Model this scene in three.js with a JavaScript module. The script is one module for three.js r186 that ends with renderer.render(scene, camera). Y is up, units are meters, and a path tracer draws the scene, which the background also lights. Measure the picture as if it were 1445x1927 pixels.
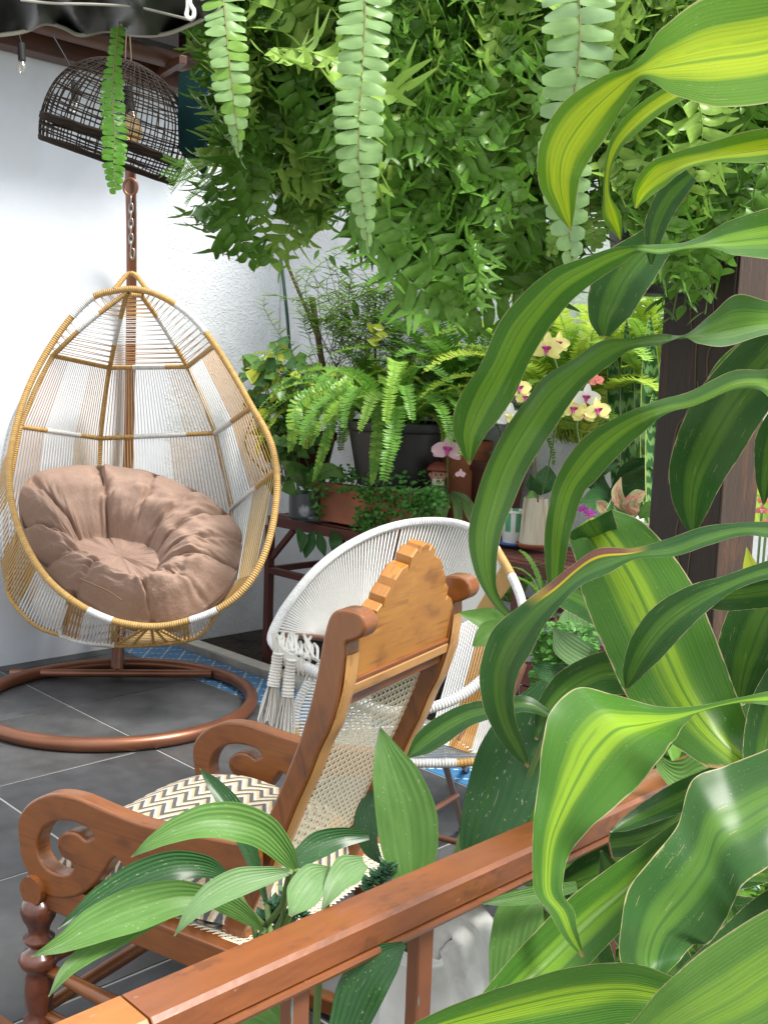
import * as THREE from 'three';
import { mergeGeometries } from 'three/addons/utils/BufferGeometryUtils.js';
import { RoundedBoxGeometry } from 'three/addons/geometries/RoundedBoxGeometry.js';

// ---------------------------------------------------------------- camera, sky, sun, exposure
const V3 = THREE.Vector3;
const scene = new THREE.Scene();
const EYE = 1.33, FOC = 2000, CX = 722.5, CY = 963.5;            // eye height, focal length in photo pixels, centre of the photo
const camera = new THREE.PerspectiveCamera(2 * Math.atan(963.5 / FOC) * 180 / Math.PI, 1445 / 1927, 0.05, 400);
camera.rotation.order = 'YXZ';
camera.position.set(0, EYE, 0);
camera.rotation.set(-Math.atan(251.5 / FOC), 0, THREE.MathUtils.degToRad(2.1));
camera.updateMatrixWorld(true);
const renderer = new THREE.WebGLRenderer({ antialias: true });
renderer.setSize(767, 1024);
renderer.toneMapping = THREE.LinearToneMapping;
renderer.toneMappingExposure = 1.7;
renderer.shadowMap.enabled = true;
const SUN = new V3(0.62, 1.0, 0.12).normalize();
const SKY_LEVEL = .88;
{ // bright overcast sky: whiter round the sun, a little bluer away from it, dim below the horizon
  const w = 512, h = 256, a = new Float32Array(w * h * 4), d = new V3();
  for (let j = 0; j < h; j++) for (let i = 0; i < w; i++) {
    const el = ((j + .5) / h - .5) * Math.PI, az = ((i + .5) / w - .5) * 2 * Math.PI;
    d.set(Math.cos(el) * Math.cos(az), Math.sin(el), Math.cos(el) * Math.sin(az));
    const s = Math.max(0, Math.sin(el)), c = Math.max(0, d.dot(SUN));
    const L = SKY_LEVEL * (el > 0 ? .55 + .95 * s + 1.2 * Math.pow(c, 8) : .3);
    const k = (j * w + i) * 4, b = .5 - .5 * Math.pow(c, 2);
    a[k] = L * (.97 - .07 * b); a[k + 1] = L * (.99 - .01 * b); a[k + 2] = L * (1.0 + .07 * b); a[k + 3] = 1;
  }
  const t = new THREE.DataTexture(a, w, h, THREE.RGBAFormat, THREE.FloatType);
  t.mapping = THREE.EquirectangularReflectionMapping; t.magFilter = t.minFilter = THREE.LinearFilter; t.needsUpdate = true;
  scene.background = t; scene.environment = t;
}
const sun = new THREE.DirectionalLight(new THREE.Color(1, .96, .89), 3.6);
sun.position.copy(SUN).multiplyScalar(20); sun.target.position.set(0, 0, -3);
sun.castShadow = true; sun.shadow.radius = 34;
Object.assign(sun.shadow.camera, { left: -8, right: 8, top: 8, bottom: -8, near: 1, far: 40 });
scene.add(sun, sun.target);

// ---------------------------------------------------------------- placing: a pixel of the photo and a depth, or a pixel and a height, give a point of the place
const camR = new THREE.Matrix3().setFromMatrix4(camera.matrixWorld), CAM = camera.position.clone();
const ray = (x, y) => new V3((x - CX) / FOC, -(y - CY) / FOC, -1).applyMatrix3(camR);
const P = (x, y, d) => ray(x, y).multiplyScalar(d).add(CAM);
const G = (x, y, h = 0) => { const r = ray(x, y); return r.multiplyScalar((h - EYE) / r.y).add(CAM); };
const hit = (x, y, o, n) => { const r = ray(x, y); return r.multiplyScalar(o.clone().sub(CAM).dot(n) / r.dot(n)).add(CAM); };
const YAW = THREE.MathUtils.degToRad(44.5);                      // the patio is turned against the camera
const UA = new V3(Math.cos(YAW), 0, -Math.sin(YAW)), UB = new V3(Math.sin(YAW), 0, Math.cos(YAW));
const R = (u, v, h = 0) => UA.clone().multiplyScalar(u).addScaledVector(UB, v).setY(h);
const UP = new V3(0, 1, 0);

// ---------------------------------------------------------------- chance and noise
function rng(seed) { let a = seed >>> 0; return () => { a = (a + 0x6D2B79F5) | 0; let t = Math.imul(a ^ (a >>> 15), 1 | a); t = (t + Math.imul(t ^ (t >>> 7), 61 | t)) ^ t; return ((t ^ (t >>> 14)) >>> 0) / 4294967296; }; }
const rnd = rng(7);
const rr = (a, b, f = rnd) => a + (b - a) * f();
const pick = (a, f = rnd) => a[Math.floor(f() * a.length)];
const hash = (x, y, s) => { let h = Math.imul(x | 0, 374761393) + Math.imul(y | 0, 668265263) + Math.imul(s | 0, 982451653); h = Math.imul(h ^ (h >>> 13), 1274126177); return ((h ^ (h >>> 16)) >>> 0) / 4294967296; };
const mod = (a, n) => ((a % n) + n) % n;
function noise(x, y, per, s) { // value noise that repeats after `per` cells
  const xi = Math.floor(x), yi = Math.floor(y); let fx = x - xi, fy = y - yi; fx = fx * fx * (3 - 2 * fx); fy = fy * fy * (3 - 2 * fy);
  const a = mod(xi, per), b = mod(xi + 1, per), c = mod(yi, per), d = mod(yi + 1, per);
  return (hash(a, c, s) * (1 - fx) + hash(b, c, s) * fx) * (1 - fy) + (hash(a, d, s) * (1 - fx) + hash(b, d, s) * fx) * fy;
}
function fbm(u, v, cells, oct, s) { let r = 0, a = .5, n = 0; for (let k = 0; k < oct; k++) { r += a * noise(u * cells, v * cells, cells, s + k); n += a; a *= .5; cells *= 2; } return r / n; }
const sat = (x) => Math.min(1, Math.max(0, x)), mixn = (a, b, t) => a + (b - a) * t, step = (a, b, x) => { const t = sat((x - a) / (b - a)); return t * t * (3 - 2 * t); };
const mix3 = (a, b, t) => [mixn(a[0], b[0], t), mixn(a[1], b[1], t), mixn(a[2], b[2], t)];
const toS = (x) => { x = sat(x); return x <= .0031308 ? x * 12.92 : 1.055 * Math.pow(x, 1 / 2.4) - .055; };

// ---------------------------------------------------------------- textures (colours given as linear real-world values)
function tex(w, h, fn, srgb = true, sx = 1, sy = 1) {
  const a = new Uint8Array(w * h * 4);
  for (let j = 0; j < h; j++) for (let i = 0; i < w; i++) {
    let c = fn((i + .5) / w, (j + .5) / h); if (typeof c === 'number') c = [c, c, c];
    const k = (j * w + i) * 4; for (let q = 0; q < 3; q++) a[k + q] = Math.round(255 * (srgb ? toS(c[q]) : sat(c[q]))); a[k + 3] = 255;
  }
  const t = new THREE.DataTexture(a, w, h); t.wrapS = t.wrapT = THREE.RepeatWrapping; t.magFilter = THREE.LinearFilter; t.minFilter = THREE.LinearMipmapLinearFilter; t.generateMipmaps = true;
  if (srgb) t.colorSpace = THREE.SRGBColorSpace; t.repeat.set(sx, sy); t.needsUpdate = true; return t;
}
const std = (o) => { const c = o.color; const m = new THREE.MeshPhysicalMaterial({ roughness: .7, side: THREE.DoubleSide, ...o, color: new THREE.Color(1, 1, 1) }); if (c) m.color.setRGB(...c); return m; };

// ---------------------------------------------------------------- naming and tagging
const used = new Map();
function numbered(n) { const k = used.get(n) || 0; used.set(n, k + 1); return k ? `${n}_${String(k).padStart(3, '0')}` : n; }
function tag(o, label, category, group, kind) { if (label) o.userData.label = label; if (category) o.userData.category = category; if (group) o.userData.group = group; if (kind) o.userData.kind = kind; return o; }
function thing(name, label, category, base, group) { const o = new THREE.Group(); o.name = numbered(name); o.position.copy(base); scene.add(o); return tag(o, label, category, group); }
function setting(name, base = new V3()) { const o = new THREE.Group(); o.name = name; o.position.copy(base); o.userData.kind = 'structure'; scene.add(o); return o; }
const worldOf = (o) => { const p = new V3(); for (let q = o; q && q !== scene; q = q.parent) p.add(q.position); return p; };
// geometry built in the place's own coordinates becomes a part of a thing (things and parts are only moved, not turned, unless cloned)
function part(parent, name, geo, mat, label) {
  if (Array.isArray(geo)) geo = merge(geo);
  const p = worldOf(parent); geo.translate(-p.x, -p.y, -p.z);
  const m = new THREE.Mesh(geo, mat); m.name = name; m.castShadow = m.receiveShadow = true; if (label) m.userData.label = label;
  parent.add(m); return m;
}
function solo(name, geo, mat, label, category, group) { if (Array.isArray(geo)) geo = merge(geo); const m = new THREE.Mesh(geo, mat); m.name = numbered(name); m.castShadow = m.receiveShadow = true; scene.add(m); return tag(m, label, category, group); }
function local(parent, name, geo, mat) { const m = new THREE.Mesh(geo, mat); m.name = name; m.castShadow = m.receiveShadow = true; parent.add(m); return m; }
function merge(list) {
  const g = list.map((q) => { const k = q.index ? q.toNonIndexed() : q; for (const n of Object.keys(k.attributes)) if (!['position', 'normal', 'uv'].includes(n)) k.deleteAttribute(n); return k; });
  return g.length === 1 ? g[0] : mergeGeometries(g, false);
}

// ---------------------------------------------------------------- shapes
class GB { // grids with shared vertices: smooth surfaces
  constructor() { this.p = []; this.t = []; this.i = []; }
  grid(n, m, fn, uvf) { const o = this.p.length / 3; for (let a = 0; a <= n; a++) for (let b = 0; b <= m; b++) { const q = fn(a / n, b / m); this.p.push(q.x, q.y, q.z); const t = uvf ? uvf(a / n, b / m) : [b / m, a / n]; this.t.push(t[0], t[1]); } for (let a = 0; a < n; a++) for (let b = 0; b < m; b++) { const k = o + a * (m + 1) + b; this.i.push(k, k + 1, k + m + 1, k + 1, k + m + 2, k + m + 1); } return this; }
  geo() { const g = new THREE.BufferGeometry(); g.setAttribute('position', new THREE.Float32BufferAttribute(this.p, 3)); g.setAttribute('uv', new THREE.Float32BufferAttribute(this.t, 2)); g.setIndex(this.i); g.computeVertexNormals(); return g; }
}
const curve = (pts, closed = false, tension = .5) => new THREE.CatmullRomCurve3(pts, closed, 'centripetal', tension);
// tube along points; r is a number or a function of t; uv in metres (u along, v round)
function tube(pts, r, n = 24, k = 8, closed = false, cap = true) {
  const c = pts.getPoint ? pts : pts.length === 2 ? new THREE.LineCurve3(pts[0], pts[1]) : curve(pts, closed), fr = c.computeFrenetFrames(n, closed), len = c.getLength(), rf = typeof r === 'function' ? r : () => r;
  const g = new GB(), q = new V3(), N = [], B = []; for (let i = 0; i <= n; i++) N.push(c.getPointAt(closed && i === n ? 0 : i / n));
  g.grid(n, k, (a, b) => { const i = Math.round(a * n), th = b * Math.PI * 2, rad = rf(a, th); const f = closed && i === n ? 0 : i; return N[i].clone().addScaledVector(fr.normals[f], Math.cos(th) * rad).addScaledVector(fr.binormals[f], Math.sin(th) * rad); }, (a, b) => [a * len, b * 2 * Math.PI * rf(0, 0)]);
  if (cap && !closed) for (const i of [0, n]) { const rad = rf(i / n, 0); g.grid(1, k, (a, b) => { const th = b * Math.PI * 2, s = a * rad * (i ? 1 : -1); return N[i].clone().addScaledVector(fr.normals[i], Math.cos(th) * Math.abs(s)).addScaledVector(fr.binormals[i], Math.sin(th) * s); }); }
  return g.geo();
}
function rod(a, b, r, k = 5) { return tube([a, b], r, 1, k, false, false); }
function lathe(pts, base, seg = 28) { return new THREE.LatheGeometry(pts.map(([r, y]) => new THREE.Vector2(r, y)), seg).translate(base.x, base.y, base.z); }
function box(c, sx, sy, sz, dirX = UA, rad = .004, dirY = UP) { const g = new RoundedBoxGeometry(sx, sy, sz, 2, Math.min(rad, sx / 2.1, sy / 2.1, sz / 2.1)); const X = dirX.clone().normalize(), Z = new V3().crossVectors(X, dirY).normalize(), Y = new V3().crossVectors(Z, X); g.applyMatrix4(new THREE.Matrix4().makeBasis(X, Y, Z).setPosition(c)); return grainUV(g, X); }
// bar of rectangular section from a to b; `side` is the direction of its width w, t its other thickness
function bar(a, b, w, t, side = UP, rad = .003) { const X = b.clone().sub(a), l = X.length(); X.normalize(); let Z = new V3().crossVectors(X, side).normalize(); const Y = new V3().crossVectors(Z, X); const g = new RoundedBoxGeometry(l, w, t, 2, Math.min(rad, w / 2.1, t / 2.1)); g.applyMatrix4(new THREE.Matrix4().makeBasis(X, Y, Z).setPosition(a.clone().lerp(b, .5))); return grainUV(g, X); }
// uv in metres with u along `dir` (wood grain)
function grainUV(g, dir) {
  if (g.index) { const n = g.toNonIndexed(); g = n; }
  const p = g.attributes.position, n = g.attributes.normal, uv = new Float32Array(p.count * 2), a = new V3(), b = new V3(), c = new V3(), N = new V3(), W = new V3(), q = new V3();
  for (let i = 0; i < p.count; i += 3) {
    a.fromBufferAttribute(p, i); b.fromBufferAttribute(p, i + 1); c.fromBufferAttribute(p, i + 2);
    N.crossVectors(q.copy(b).sub(a), c.clone().sub(a)); if (N.lengthSq() < 1e-16) N.set(0, 1, 0); N.normalize(); W.crossVectors(N, dir); if (W.lengthSq() < .1) W.set(dir.y, dir.z, dir.x).cross(dir); W.normalize();
    [a, b, c].forEach((k, m) => { uv[(i + m) * 2] = k.dot(dir) + N.x * .37; uv[(i + m) * 2 + 1] = k.dot(W) + N.y * .31; });
  }
  g.setAttribute('uv', new THREE.BufferAttribute(uv, 2)); return g;
}
function smoothShape(pts, closed = true) { const c = new THREE.SplineCurve(closed ? [...pts, pts[0]].map((p) => new THREE.Vector2(...p)) : pts.map((p) => new THREE.Vector2(...p))); return c; }
// ---------------------------------------------------------------- materials
const wallBump = tex(512, 512, (u, v) => { const f = fbm(u, v, 24, 4, 11), r = fbm(u, v, 60, 2, 31); return sat(.25 + .5 * f + .6 * Math.pow(sat((r - .45) * 2.2), 1.5)); }, false);
const plasterBump = tex(256, 256, (u, v) => fbm(u, v, 10, 4, 51), false);
const grime = (base, dark, s, amt) => tex(512, 512, (u, v) => { const f = fbm(u, v, 5, 5, s), g = fbm(u, v, 40, 3, s + 9); return mix3(base, dark, amt * step(.42, .75, f) + amt * .5 * (g - .5)); });
const M = {};
M.smoothWall = std({ map: grime([.71, .755, .83], [.62, .65, .68], 61, .4), roughness: .75, bumpMap: plasterBump, bumpScale: .002 });
M.roughWall = std({ map: grime([.73, .76, .80], [.59, .61, .62], 71, .55), roughness: .9, bumpMap: wallBump, bumpScale: .004 }); M.roughWall.bumpMap = wallBump.clone(); M.roughWall.bumpMap.repeat.set(2.3, 2.3);
const slate = (s) => tex(256, 256, (u, v) => { const f = fbm(u, v, 4, 5, s), g = fbm(u, v, 14, 4, s + 5), w = Math.pow(fbm(u, v, 7, 4, s + 20), 2); const k = .036 + .042 * f + .03 * (g - .5) + .025 * w; return [k * .97, k, k * 1.06]; });
const slateRough = tex(256, 256, (u, v) => .42 + .3 * fbm(u, v, 8, 4, 91), false), slateBump = tex(256, 256, (u, v) => fbm(u, v, 9, 5, 95), false);
M.slate = [101, 131, 171].map((s, i) => std({ color: [[1, 1, 1], [.86, .87, .89], [1.0, .98, .95]][i], map: slate(s), roughness: .8, roughnessMap: slateRough, bumpMap: slateBump, bumpScale: .0015, specularIntensity: .7 }));
M.grout = std({ color: [.31, .30, .28], roughness: .95 });
M.ground = std({ map: grime([.40, .38, .35], [.25, .24, .22], 121, .7), roughness: .95 }); M.ground.map.repeat.set(.4, .4);
M.concrete = std({ map: grime([.55, .53, .48], [.30, .28, .25], 125, .9), roughness: .92, bumpMap: plasterBump, bumpScale: .003 });
M.soil = std({ map: grime([.035, .026, .018], [.012, .01, .008], 127, 1), roughness: 1, bumpMap: wallBump, bumpScale: .02 });
M.blueTile = std({ map: tex(256, 256, (u, v) => { // printed lattice of white dashes on blue
  let w = 0; const n = 2, a = (u + v) * n, b = (u - v) * n; const da = Math.abs(a - Math.round(a)) / n, db = Math.abs(b - Math.round(b)) / n;
  if (da < .024 && mod(b * 3 + .25, 1) < .6) w = 1; if (db < .024 && mod(a * 3 + .25, 1) < .6) w = 1;
  const f = fbm(u, v, 10, 4, 141); return w ? [.55, .58, .56] : mix3([.03, .13, .30], [.06, .20, .38], f);
}), roughness: .4 });
// woods: u runs along the grain
const wood = (a, b, c, s, streak = 1) => tex(512, 256, (u, v) => { const w = fbm(u, v, 3, 3, s) * 3, g = fbm(u * .25 + w * .02, v, 64, 3, s + 3), l = fbm(u, v + .03 * w, 8, 4, s + 7), st = noise(u * 6, v * 90, 1 << 20, s + 13); let k = mix3(a, b, sat(.15 + .7 * l + .45 * (g - .5))); return mix3(k, c, sat(streak * step(.72, .95, st) * .4 + streak * .35 * step(.6, .8, l))); });
M.chairWood = std({ map: wood([.265, .085, .013], [.14, .039, .007], [.055, .016, .005], 201), roughness: .34, clearcoat: .45, clearcoatRoughness: .22 }); M.chairWood.map.repeat.set(1.7, 3.1);
M.crestWood = std({ map: wood([.47, .21, .035], [.27, .095, .015], [.11, .036, .01], 221, 1), roughness: .4, clearcoat: .3, clearcoatRoughness: .3, bumpMap: tex(256, 256, (u, v) => { const st = noise(u * 12, v * 90, 1 << 20, 233), f = fbm(u, v, 6, 4, 235); return sat(.75 - .7 * step(.80, .93, st) * step(.45, .6, f)); }, false), bumpScale: .003 }); M.crestWood.map.repeat.set(2.2, 3.6);
M.edgeWood = std({ map: wood([.50, .27, .09], [.35, .16, .05], [.14, .06, .02], 241), roughness: .42, clearcoat: .3, clearcoatRoughness: .3 }); M.edgeWood.map.repeat.set(1.7, 3.1);
M.darkTurned = std({ map: wood([.14, .035, .012], [.07, .016, .007], [.03, .01, .006], 251), roughness: .28, clearcoat: .6, clearcoatRoughness: .15 });
const railMap = (a, b, c, s) => tex(1024, 256, (u, v) => { const w = fbm(u, v, 4, 3, s) * 3, l = fbm(u, v + .02 * w, 10, 4, s + 7), g = fbm(u * .3, v, 64, 3, s + 3), worn = fbm(u, v, 11, 5, s + 31), speck = fbm(u, v, 96, 2, s + 41); let k = mix3(a, b, sat(.2 + .6 * l + .5 * (g - .5))); k = mix3(k, c, .38 * step(.52, .66, worn) * step(.44, .62, speck)); return mix3(k, [.42, .30, .22], .35 * step(.88, .93, speck)); });
const railBump = tex(512, 256, (u, v) => { const worn = fbm(u, v, 6, 5, 331), s = fbm(u, v, 80, 3, 341); return sat(.6 + .3 * (s - .5) - .5 * step(.55, .68, worn) * s); }, false);
M.rail = std({ map: railMap([.26, .080, .019], [.13, .036, .010], [.04, .016, .009], 300), roughness: .36, clearcoat: .6, clearcoatRoughness: .22, bumpMap: railBump, bumpScale: .0016 }); M.rail.map.repeat.set(1.1, 2.4); M.rail.bumpMap.repeat.set(1.1, 2.4);
M.railNew = std({ map: railMap([.40, .155, .036], [.28, .095, .024], [.10, .035, .014], 320), roughness: .42, clearcoat: .3, clearcoatRoughness: .35, bumpMap: M.rail.bumpMap, bumpScale: .0012 }); M.railNew.map.repeat.set(1.1, 2.4);
M.baluster = std({ map: tex(128, 256, (u, v) => { const f = fbm(u, v, 6, 4, 351), g = fbm(u, v, 5, 3, 361); return mix3(mix3([.26, .09, .035], [.12, .045, .025], f), [.12, .27, .26], step(.66, .72, g)); }), roughness: .45 }); M.baluster.map.repeat.set(3, 3);
M.post = std({ map: wood([.028, .016, .01], [.012, .009, .006], [.08, .03, .01], 371, .9), roughness: .62, bumpMap: railBump, bumpScale: .003 }); M.post.map.repeat.set(.9, 4);
M.postFace = std({ map: wood([.045, .022, .009], [.02, .011, .006], [.12, .045, .011], 391, 1.2), roughness: .6, bumpMap: railBump, bumpScale: .004 }); M.postFace.map.repeat.set(.9, 4);
M.roofWood = std({ map: wood([.10, .035, .018], [.05, .02, .012], [.02, .01, .008], 411), roughness: .45 });
M.roofDark = std({ color: [.015, .013, .013], roughness: .8, specularIntensity: .3 });
M.copper = std({ map: tex(256, 64, (u, v) => mix3([.25, .10, .052], [.16, .06, .032], fbm(u, v, 12, 4, 421))), roughness: .36, metalness: .55, clearcoat: .2 });
M.benchMetal = std({ map: tex(256, 256, (u, v) => { const f = fbm(u, v, 9, 4, 431); return mix3([.135, .034, .022], [.07, .022, .017], f); }), roughness: .55 });
M.blackMetal = std({ color: [.012, .012, .012], roughness: .5, specularIntensity: .5 });
M.chain = std({ color: [.35, .34, .32], roughness: .35, metalness: .9 });
// cords and wraps: u runs along
const wrapBump = tex(64, 16, (u, v) => Math.pow(Math.abs(Math.sin(u * Math.PI * 8)), .7), false), wrapRot = (m, k) => { const t = m.clone(); t.repeat.set(k, 1); t.needsUpdate = true; return t; };
M.tanWrap = std({ map: tex(256, 32, (u, v) => mix3([.56, .36, .12], [.38, .21, .06], fbm(u, v, 24, 3, 441))), roughness: .5, bumpMap: wrapRot(wrapBump, 14), bumpScale: .0035 }); M.tanWrap.map.repeat.set(4, 1);
M.whiteWrap = std({ map: tex(256, 32, (u, v) => mix3([.78, .78, .77], [.55, .54, .52], fbm(u, v, 32, 3, 451))), roughness: .65, bumpMap: wrapRot(wrapBump, 16), bumpScale: .0035 }); M.whiteWrap.map.repeat.set(4, 1);
M.tanCord = std({ color: [.58, .38, .15], roughness: .5 }); M.orangeCord = std({ color: [.58, .30, .07], roughness: .45 });
M.brownCord = std({ color: [.46, .27, .11], roughness: .5 }); M.whiteCord = std({ color: [.78, .77, .74], roughness: .55 });
M.rope = std({ map: tex(64, 64, (u, v) => { const f = Math.abs(Math.sin((u * 6 + v) * Math.PI)); return mix3([.50, .48, .43], [.72, .70, .65], f); }), roughness: .9 });
M.cane = std({ map: tex(64, 64, (u, v) => mix3([.80, .75, .62], [.68, .61, .46], fbm(u, v, 8, 3, 461))), roughness: .5 });
M.wicker = std({ map: tex(64, 64, (u, v) => mix3([.032, .019, .011], [.012, .008, .006], fbm(u, v, 8, 3, 471))), roughness: .8, specularIntensity: .35 });
M.cushion = std({ map: tex(512, 512, (u, v) => { const f = fbm(u, v, 5, 5, 481), g = fbm(u, v, 90, 2, 485), sp = hash(Math.floor(u * 400), Math.floor(v * 400), 3); const k = mix3([.335, .225, .173], [.245, .158, .12], .6 * f + .5 * (g - .2)); return sp > .994 ? mix3(k, [.5, .38, .31], .6) : k; }), roughness: .88, sheen: .4, sheenRoughness: .5, bumpMap: tex(256, 256, (u, v) => noise(u * 128, v * 128, 128, 487), false), bumpScale: .0012 }); M.cushion.sheenColor.setRGB(.5, .38, .32); M.cushion.map.repeat.set(2, 2);
M.herring = std({ map: tex(512, 512, (u, v) => { // zigzag weave in ecru, ochre and charcoal
  const n = 8, col = u * n, tri = Math.abs(mod(col, 1) - .5) * 2, s = mod(v * 14 + tri * 1.15, 1), th = noise(u * 512, v * 256, 512, 493); const g = .82 + .36 * (th - .5);
  const c = s < .40 ? [.10, .096, .098] : s < .72 ? [.64, .58, .46] : [.54, .41, .25]; return [c[0] * g, c[1] * g, c[2] * g]; }), roughness: .9, bumpMap: tex(256, 256, (u, v) => noise(u * 128, v * 64, 128, 494), false), bumpScale: .002 }); M.herring.map.repeat.set(2.2, 2.2);
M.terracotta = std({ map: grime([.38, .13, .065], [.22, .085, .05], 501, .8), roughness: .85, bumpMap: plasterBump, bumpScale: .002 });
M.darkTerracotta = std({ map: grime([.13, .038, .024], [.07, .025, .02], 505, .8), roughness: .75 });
M.blackPlastic = std({ color: [.022, .022, .024], roughness: .42 });
M.marble = std({ map: tex(256, 256, (u, v) => { const f = fbm(u, v, 6, 5, 511); return mix3([.06, .07, .08], [.44, .47, .50], step(.38, .58, f)); }), roughness: .35 });
M.creamPot = std({ map: tex(256, 256, (u, v) => { const f = fbm(u, v * .3, 12, 4, 521), g = fbm(u, v, 6, 4, 525); return mix3([.60, .54, .43], [.28, .2, .12], step(.45, .75, f * .6 + g * .4)); }), roughness: .6 });
M.whiteCeramic = std({ color: [.74, .73, .70], roughness: .35 });
M.drape = std({ map: grime([.63, .63, .62], [.42, .42, .40], 531, .7), roughness: .6, bumpMap: plasterBump, bumpScale: .002 });
M.teal = std({ map: grime([.003, .018, .018], [.002, .010, .011], 541, .6), roughness: .9, specularIntensity: .15 });
M.tarp = std({ map: tex(256, 256, (u, v) => { const f = fbm(u, v, 6, 5, 551); return mix3([.018, .02, .018], [.065, .065, .055], f * f); }), roughness: .5 });
M.tarpEdge = std({ map: grime([.40, .39, .34], [.16, .16, .13], 555, 1), roughness: .8 });
M.glass = std({ color: [1, 1, 1], roughness: .02, transmission: 1, thickness: 0, ior: 1.45 });
M.amber = std({ color: [.9, .72, .45], roughness: .04, transmission: .9, thickness: 0, ior: 1.45 });
// leaves: thin, let light through
const leafMat = (o, tr = .3) => std({ roughness: 1, transmission: tr, thickness: 0, clearcoat: .45, clearcoatRoughness: .28, specularIntensity: .1, ...o });
const dracaenaMap = (dark, mid, bright, width, s, soft = false, burn = false) => tex(256, 512, (u, v) => { // bright stripe along the middle of the blade, a few darker lines in it, scars and a dry tip
  const x = (u - .5) * 2, j = .10 * (fbm(.3, v, 4, 3, s) - .5), xx = x + j, ax = Math.abs(xx), line = noise(u * 26 + 1.2 * noise(v * 3, .5, 64, s + 1), v * 1.2, 1 << 20, s + 2), fine = noise(u * 70, v * 1.5, 1 << 20, s + 4), f = fbm(u, v, 5, 4, s + 3), bl = fbm(u, v, 9, 4, s + 8);
  const wv = width * (.75 + .6 * fbm(.7, v, 3, 3, s + 21)), inStripe = step(wv + .16, wv - .10, ax + .30 * (line - .5)); let c = mix3(dark, mid, sat(.15 + .8 * f + .25 * (fine - .5)));
  const along = sat(.5 + 1.1 * fbm(.1, v, 3, 3, s + 30) - .25 + (soft ? -.05 : .4)); c = mix3(c, bright, sat(inStripe * (.62 + .5 * line) * along));
  const dl = step(.05, .015, Math.abs(xx + .04)) * .75 + step(.05, .012, Math.abs(xx - wv * .55)) * .5 * step(.4, .6, bl); c = mix3(c, mid, sat(dl) * inStripe);
  if (burn) { const e = x + .06 * Math.sin(v * 40) , on = step(.30, .36, v) * step(.60, .52, v); c = mix3(c, [.55, .42, .02], on * step(.30, .42, e)); c = mix3(c, [.17, .075, .055], on * step(.46, .56, e)); }
  const sc = hash(Math.floor(u * 34 + v * 9), Math.floor(v * 22), s + 50), su = mod(u * 34 + v * 9, 1), sv = mod(v * 22, 1); if (sc > .985 && su > .35 && su < .5 && sv > .1 && sv < .9) c = mix3(c, [.40, .30, .17], .8);
  const dust = noise(u * 150, v * 300, 1 << 20, s + 60); c = mix3(c, [.42, .46, .34], .5 * step(.90, .96, dust) * step(.5, .66, bl));
  c = mix3(c, [.42, .36, .20], .85 * step(.972, .99, Math.abs(x) + .03 * (noise(v * 60, .5, 64, s) - .5)));
  return mix3(c, [.34, .22, .10], step(.978, .992, v + .01 * (line - .5)));
});
const leafBump = tex(256, 64, (u, v) => .5 + .5 * Math.sin(u * 60 * Math.PI) * .3 + .4 * (noise(u * 80, v * 4, 1 << 20, 601) - .5), false);
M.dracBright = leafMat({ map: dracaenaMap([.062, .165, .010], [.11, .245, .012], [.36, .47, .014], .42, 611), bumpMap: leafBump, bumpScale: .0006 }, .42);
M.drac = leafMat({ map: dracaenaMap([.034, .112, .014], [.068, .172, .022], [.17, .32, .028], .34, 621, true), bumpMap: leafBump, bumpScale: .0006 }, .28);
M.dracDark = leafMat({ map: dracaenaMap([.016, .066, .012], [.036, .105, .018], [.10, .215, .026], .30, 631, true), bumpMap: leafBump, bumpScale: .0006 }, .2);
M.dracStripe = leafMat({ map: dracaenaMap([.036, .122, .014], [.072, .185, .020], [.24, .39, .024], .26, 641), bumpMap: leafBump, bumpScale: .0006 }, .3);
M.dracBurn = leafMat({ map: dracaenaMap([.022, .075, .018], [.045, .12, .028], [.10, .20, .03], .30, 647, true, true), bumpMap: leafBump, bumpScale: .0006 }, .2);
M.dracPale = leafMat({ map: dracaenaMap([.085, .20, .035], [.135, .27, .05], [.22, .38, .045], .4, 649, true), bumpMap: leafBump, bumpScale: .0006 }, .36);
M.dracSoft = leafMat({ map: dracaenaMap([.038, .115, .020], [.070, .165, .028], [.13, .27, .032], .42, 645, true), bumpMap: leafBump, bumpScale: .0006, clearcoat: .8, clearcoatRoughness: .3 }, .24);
const ribAt = (u, v) => { const w = u * 8 + .5 * noise(u * 5, v * 1.5, 1 << 20, 655); return Math.abs(mod(w, 1) - .5) * 2 * (.4 + .6 * noise(Math.floor(w) * 3.3, 1.5, 1 << 20, 657)); };
const ribbedMap = (a, b, s) => tex(256, 256, (u, v) => { const f = fbm(u, v, 6, 4, s), l = noise(u * 60, v * 1.2, 1 << 20, s + 2); let c = mix3(a, b, sat(.75 * f + .35 * (l - .3) + .3 * step(.6, 1, ribAt(u, v)) - .1)); const sp = noise(u * 46, v * 70, 1 << 20, s + 9), sc = noise(u * 20, v * 5, 1 << 20, s + 13); c = mix3(c, [.46, .47, .36], .65 * step(.90, .95, sp) * step(.45, .6, f)); c = mix3(c, [.42, .36, .20], .6 * step(.93, .97, sc) * step(.5, .6, noise(u * 90, v * 12, 1 << 20, s + 17))); return mix3(c, [.36, .30, .12], step(.975, .992, v) * .8); });
const ribBump = tex(256, 64, (u, v) => ribAt(u, v), false);
M.aspi = leafMat({ map: ribbedMap([.075, .18, .035], [.15, .29, .07], 651), bumpMap: ribBump, bumpScale: .0010, clearcoat: .4, clearcoatRoughness: .4 }, .28);
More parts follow.
